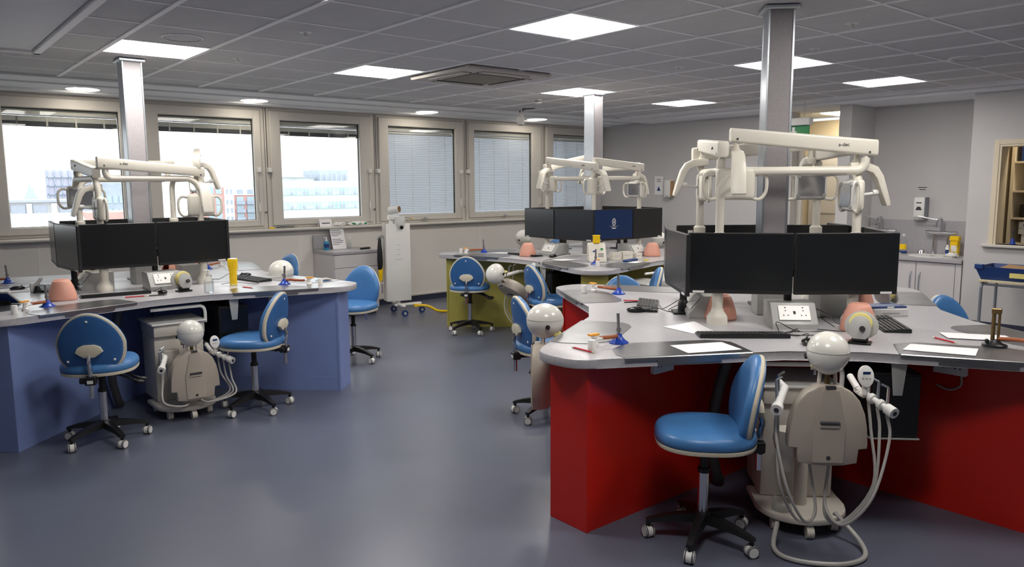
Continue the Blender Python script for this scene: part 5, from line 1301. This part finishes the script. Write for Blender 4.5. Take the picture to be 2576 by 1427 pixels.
def tap2(y_, label):
    t = thing('lever_tap', label, 'tap', (9.40, y_, .743), 0, 'long-lever mixer taps')
    for s in (-.075, .075): B().cyl((0, s, 0), (0, s, .25), .013, n=12).lathe([(.026, 0), (.026, .012), (.013, .02)], 14, Matrix.Translation((0, s, 0))).o('pillar', 'chrome', t)
    B().cyl((0, -.17, .255), (0, .17, .255), .021, n=14).o('bridge', 'chrome', t)
    B().tube(smooth([V(0, 0, .25), V(0, 0, .38), V(-.03, 0, .42), V(-.10, 0, .40), V(-.15, 0, .33)], 6), .012, 10).o('spout', 'chrome', t)
    B().cyl((0, .0, .25), (0, 0, .40), .018, n=12).tube(smooth([V(0, 0, .40), V(-.03, .10, .41), V(-.07, .24, .44)], 5), .008, 8).o('lever', 'chrome', t)
    B().lathe([(.001, 0), (.05, 0), (.055, .015), (.04, .05), (.02, .06)], 16, Matrix.Translation((-.06, .17, 0))).o('plug_bell', 'chrome', t)
tap2(3.60, 'long-lever chrome mixer tap beneath the soap dispenser'); tap2(4.28, 'long-lever chrome mixer tap at the pier end of the sinks')
t = thing('washing_up_bottle', 'clear bottle with yellow label and blue base beside the taps', 'bottle', (9.30, 3.97, .743))
B().lathe([(.001, .02), (.04, .02), (.042, .06), (.038, .14), (.022, .185), (.012, .20)], 18).o('body', 'clear', t); B().lathe([(.001, 0), (.042, 0), (.042, .025), (.001, .025)], 18).o('base', 'navy', t); B().lathe([(.043, .05), (.0405, .11)], 18, None, False, 1.8, 4.4).o('label_wrap', 'sun_yellow', t); B().lathe([(.014, .2), (.014, .225), (.006, .23), (.001, .23)], 12).o('cap', 'white', t)
t = thing('spray_bottle', 'yellow spray bottle by the wall of the sink alcove', 'bottle', (9.36, 3.43, .743))
B().b(-.03, .03, -.045, .045, 0, .17, bev=.01).o('body', 'sun_yellow', t); B().b(-.04, .03, -.05, .05, .17, .225, bev=.008).b(-.06, -.03, -.045, -.02, .12, .17, bev=.004).o('trigger', 'sun_yellow', t); B().b(-.032, -.03, -.03, .03, .05, .12).o('label_print', 'white', t, ang=0)
t = thing('small_white_bottle', 'small white bottle with a dark label in front of the yellow spray bottle', 'bottle', (9.26, 3.47, .743))
B().lathe([(.001, 0), (.022, 0), (.022, .09), (.012, .115), (.012, .13), (.001, .13)], 16).o('body', 'white', t); B().lathe([(.0225, .03), (.0225, .075)], 16, None, False, 2, 4.2).o('label_wrap', 'navy', t)
t = thing('cleaning_cloth', 'crumpled grey-white cloth on the sink worktop', 'cloth', (9.16, 3.38, .743))
b = B().ball((0, 0, .02), (.07, .07, .028), 14, 6)
for v in b.bm.verts: v.co += Vector((random.uniform(-1, 1)*.012, random.uniform(-1, 1)*.012, random.uniform(-1, 1)*.012)); v.co.z = max(v.co.z, 0)
b.o('heap', 'white_matt', t, ang=0); B().box((-.05, .04, .012), (.05, .06, .012), .4, bev=.004).o('fold', 'grey_pl', t)
t = thing('wall_soap_dispenser', 'white wall soap dispenser with a dark triangle above the sinks', 'dispenser', (9.498, 3.86, 1.13))
B().b(-.11, 0, -.065, .065, .03, .27, bev=.02, seg=2).o('cover', 'white', t); B().b(-.112, -.01, -.072, -.064, .03, .27, bev=.004).o('side_band', 'tubegrey', t)
B().prism([(-.035, 0), (.035, 0), (.018, .04), (-.018, .04)], 0, .002, axes((0, -1, 0), (0, 0, 1), (-1, 0, 0), (-.11, 0, .12))).o('window_mark', 'ink', t, ang=0); B().b(-.112, -.109, -.03, .03, .20, .212).o('brand_print', 'ink', t, ang=0); B().b(-.12, -.05, -.055, .055, .0, .05, bev=.015, seg=2).o('push_bar', 'grey_pl', t)
t = thing('hygiene_notice', 'small two-line paper notice above the soap dispenser', 'notice', (9.498, 3.87, 1.50))
B().b(-.002, 0, -.075, .075, -.03, .03).o('sheet', 'wall', t, ang=0)
for z_, w_ in ((.008, .055), (-.016, .04)): B().b(-.003, -.002, -w_+.01, w_, z_, z_+.009).o('print_line', 'ink', t, ang=0)

# ================================================================== HATCH AND STAND
t = thing('store_shelving', 'cream shelving unit behind the serving hatch', 'shelf', (9.42, 2.10, 0))
for y_ in (-.80, .82): B().b(0, .40, y_, y_+.03, 0, 2.2).o('side_board', 'wall_warm', t, ang=0)
for z_ in (.90, 1.17, 1.46, 1.77, 2.15): B().b(.0, .40, -.77, .82, z_, z_+.02).o('shelf_board', 'wall_warm', t, ang=0)
B().b(.40, .41, -.80, .85, 0, 2.2).o('rear_board', 'wall_warm', t, ang=0)
def carton(x, y, z, w_, d_, h_, m, label, mark=None):
    t = thing('storage_box', label, 'box', (x, y, z)); B().b(-d_/2, d_/2, -w_/2, w_/2, 0, h_, bev=.003).o('box', m, t); B().b(-d_/2-.003, d_/2, -w_/2-.003, w_/2+.003, h_*.8, h_*.83).o('lid_line', 'ink', t, ang=0)
    if mark: B().b(-d_/2-.0015, -d_/2, -w_*.1, w_*.3, h_*.25, h_*.6).o('print_patch', mark, t, ang=0)
carton(9.56, 2.72, 1.791, .30, .22, .22, 'navy', 'blue storage box on the top shelf behind the hatch')
carton(9.56, 2.62, .921, .40, .2, .09, 'white_matt', 'lowest white carton with purple print on the hatch shelf', 'lilac'); carton(9.56, 2.70, 1.012, .30, .2, .07, 'white_matt', 'middle white carton with blue print on the hatch shelf', 'navy'); carton(9.56, 2.74, 1.083, .22, .2, .06, 'white_matt', 'top white carton with blue print on the hatch shelf', 'navy')
t = thing('brown_bundle', 'brown and dark bundle on the middle shelf behind the hatch', 'bundle', (9.56, 2.60, 1.191)); b = B().ball((0, 0, .06), (.12, .20, .07), 14, 8)
for v in b.bm.verts: v.co.z = max(v.co.z, 0)
b.o('wrapping', 'brownstuff', t); B().b(-.08, .06, .16, .26, 0, .14, bev=.01).o('dark_end', 'black', t)
t = thing('blue_instrument', 'small blue instrument standing on the hatch sill', 'instrument', (9.02, 2.76, HZ0+.001)); B().lathe([(.001, 0), (.03, 0), (.02, .03), (.012, .06), (.001, .06)], 12).o('base', 'b_blue', t); B().tube(smooth([V(0, 0, .05), V(.0, .0, .13), V(0, -.015, .17)], 4), .006, 8).o('stem', 'ink', t)
t = thing('tray_stand', 'grey tubular stand with a pale wooden top before the right-hand wall', 'table', (8.38, 2.38, 0))
for y_ in (-.36, .36):
    lg = B().tube(smooth([V(-.20, y_, 0), V(-.20, y_, .50), V(-.19, y_, .575), V(-.14, y_, .60), V(.14, y_, .60), V(.19, y_, .575), V(.20, y_, .50), V(.20, y_, 0)], 5), .014, 10).o('leg_frame', 'tubegrey', t)
for x_ in (-.18, .18): B().cyl((x_, -.36, .59), (x_, .36, .59), .011, n=10).o('rail', 'tubegrey', t)
B().b(-.23, .23, -.38, .38, .615, .637, bev=.003).o('top', 'wood', t)
t = thing('parts_tray', 'dark blue plastic tray with a yellow label on the tubular stand', 'tray', (8.38, 2.42, .638))
b = B(); R4 = lambda w_, d_, z_: [V(sx*d_, sy*w_, z_) for sx, sy in ((-1, -1), (1, -1), (1, 1), (-1, 1))]
b.rings([R4(.33, .19, 0), R4(.37, .22, .10), R4(.375, .228, .125), R4(.36, .212, .125), R4(.355, .205, .10), R4(.32, .18, .008)]); b.o('tub', 'navy', t, ang=20)
B().b(-.226, -.222, -.20, .08, .035, .08).o('label_card', 'pale_yellow', t, ang=0)
B().b(-.24, -.21, .30, .38, .10, .15, bev=.006).o('lip', 'navy', t)
t = thing('brown_sheet', 'sheet of brown paper lying over the tray contents', 'paper', (8.38, 2.36, .735), .1); B().box((0, 0, .015), (.36, .50, .003), Matrix.Rotation(.06, 3, 'X'), bev=.001).o('sheet', 'card', t); B().box((-.17, .1, .006), (.03, .2, .002), Matrix.Rotation(.4, 3, 'Y')).o('bent_edge', 'card', t)
for i in range(6):
    t = thing('plaster_model', 'small yellowish plaster model in the blue tray', 'model', (8.27+.03*(i % 2), 2.70-.075*i, .647), i*.7, 'plaster models in the tray')
    B().prism([(.035*cos(a)*(1 if a < pi else .5), .03*sin(a)) for a in [2*pi*k/12 for k in range(12)]], 0, .05, bev=.006).o('base', 'wood' if i % 3 else 'white_matt', t); B().tube([V(.026*cos(a), .022*sin(a), .052) for a in [pi*k/8 for k in range(9)]], .007, 6).o('arch', 'pale_yellow', t)
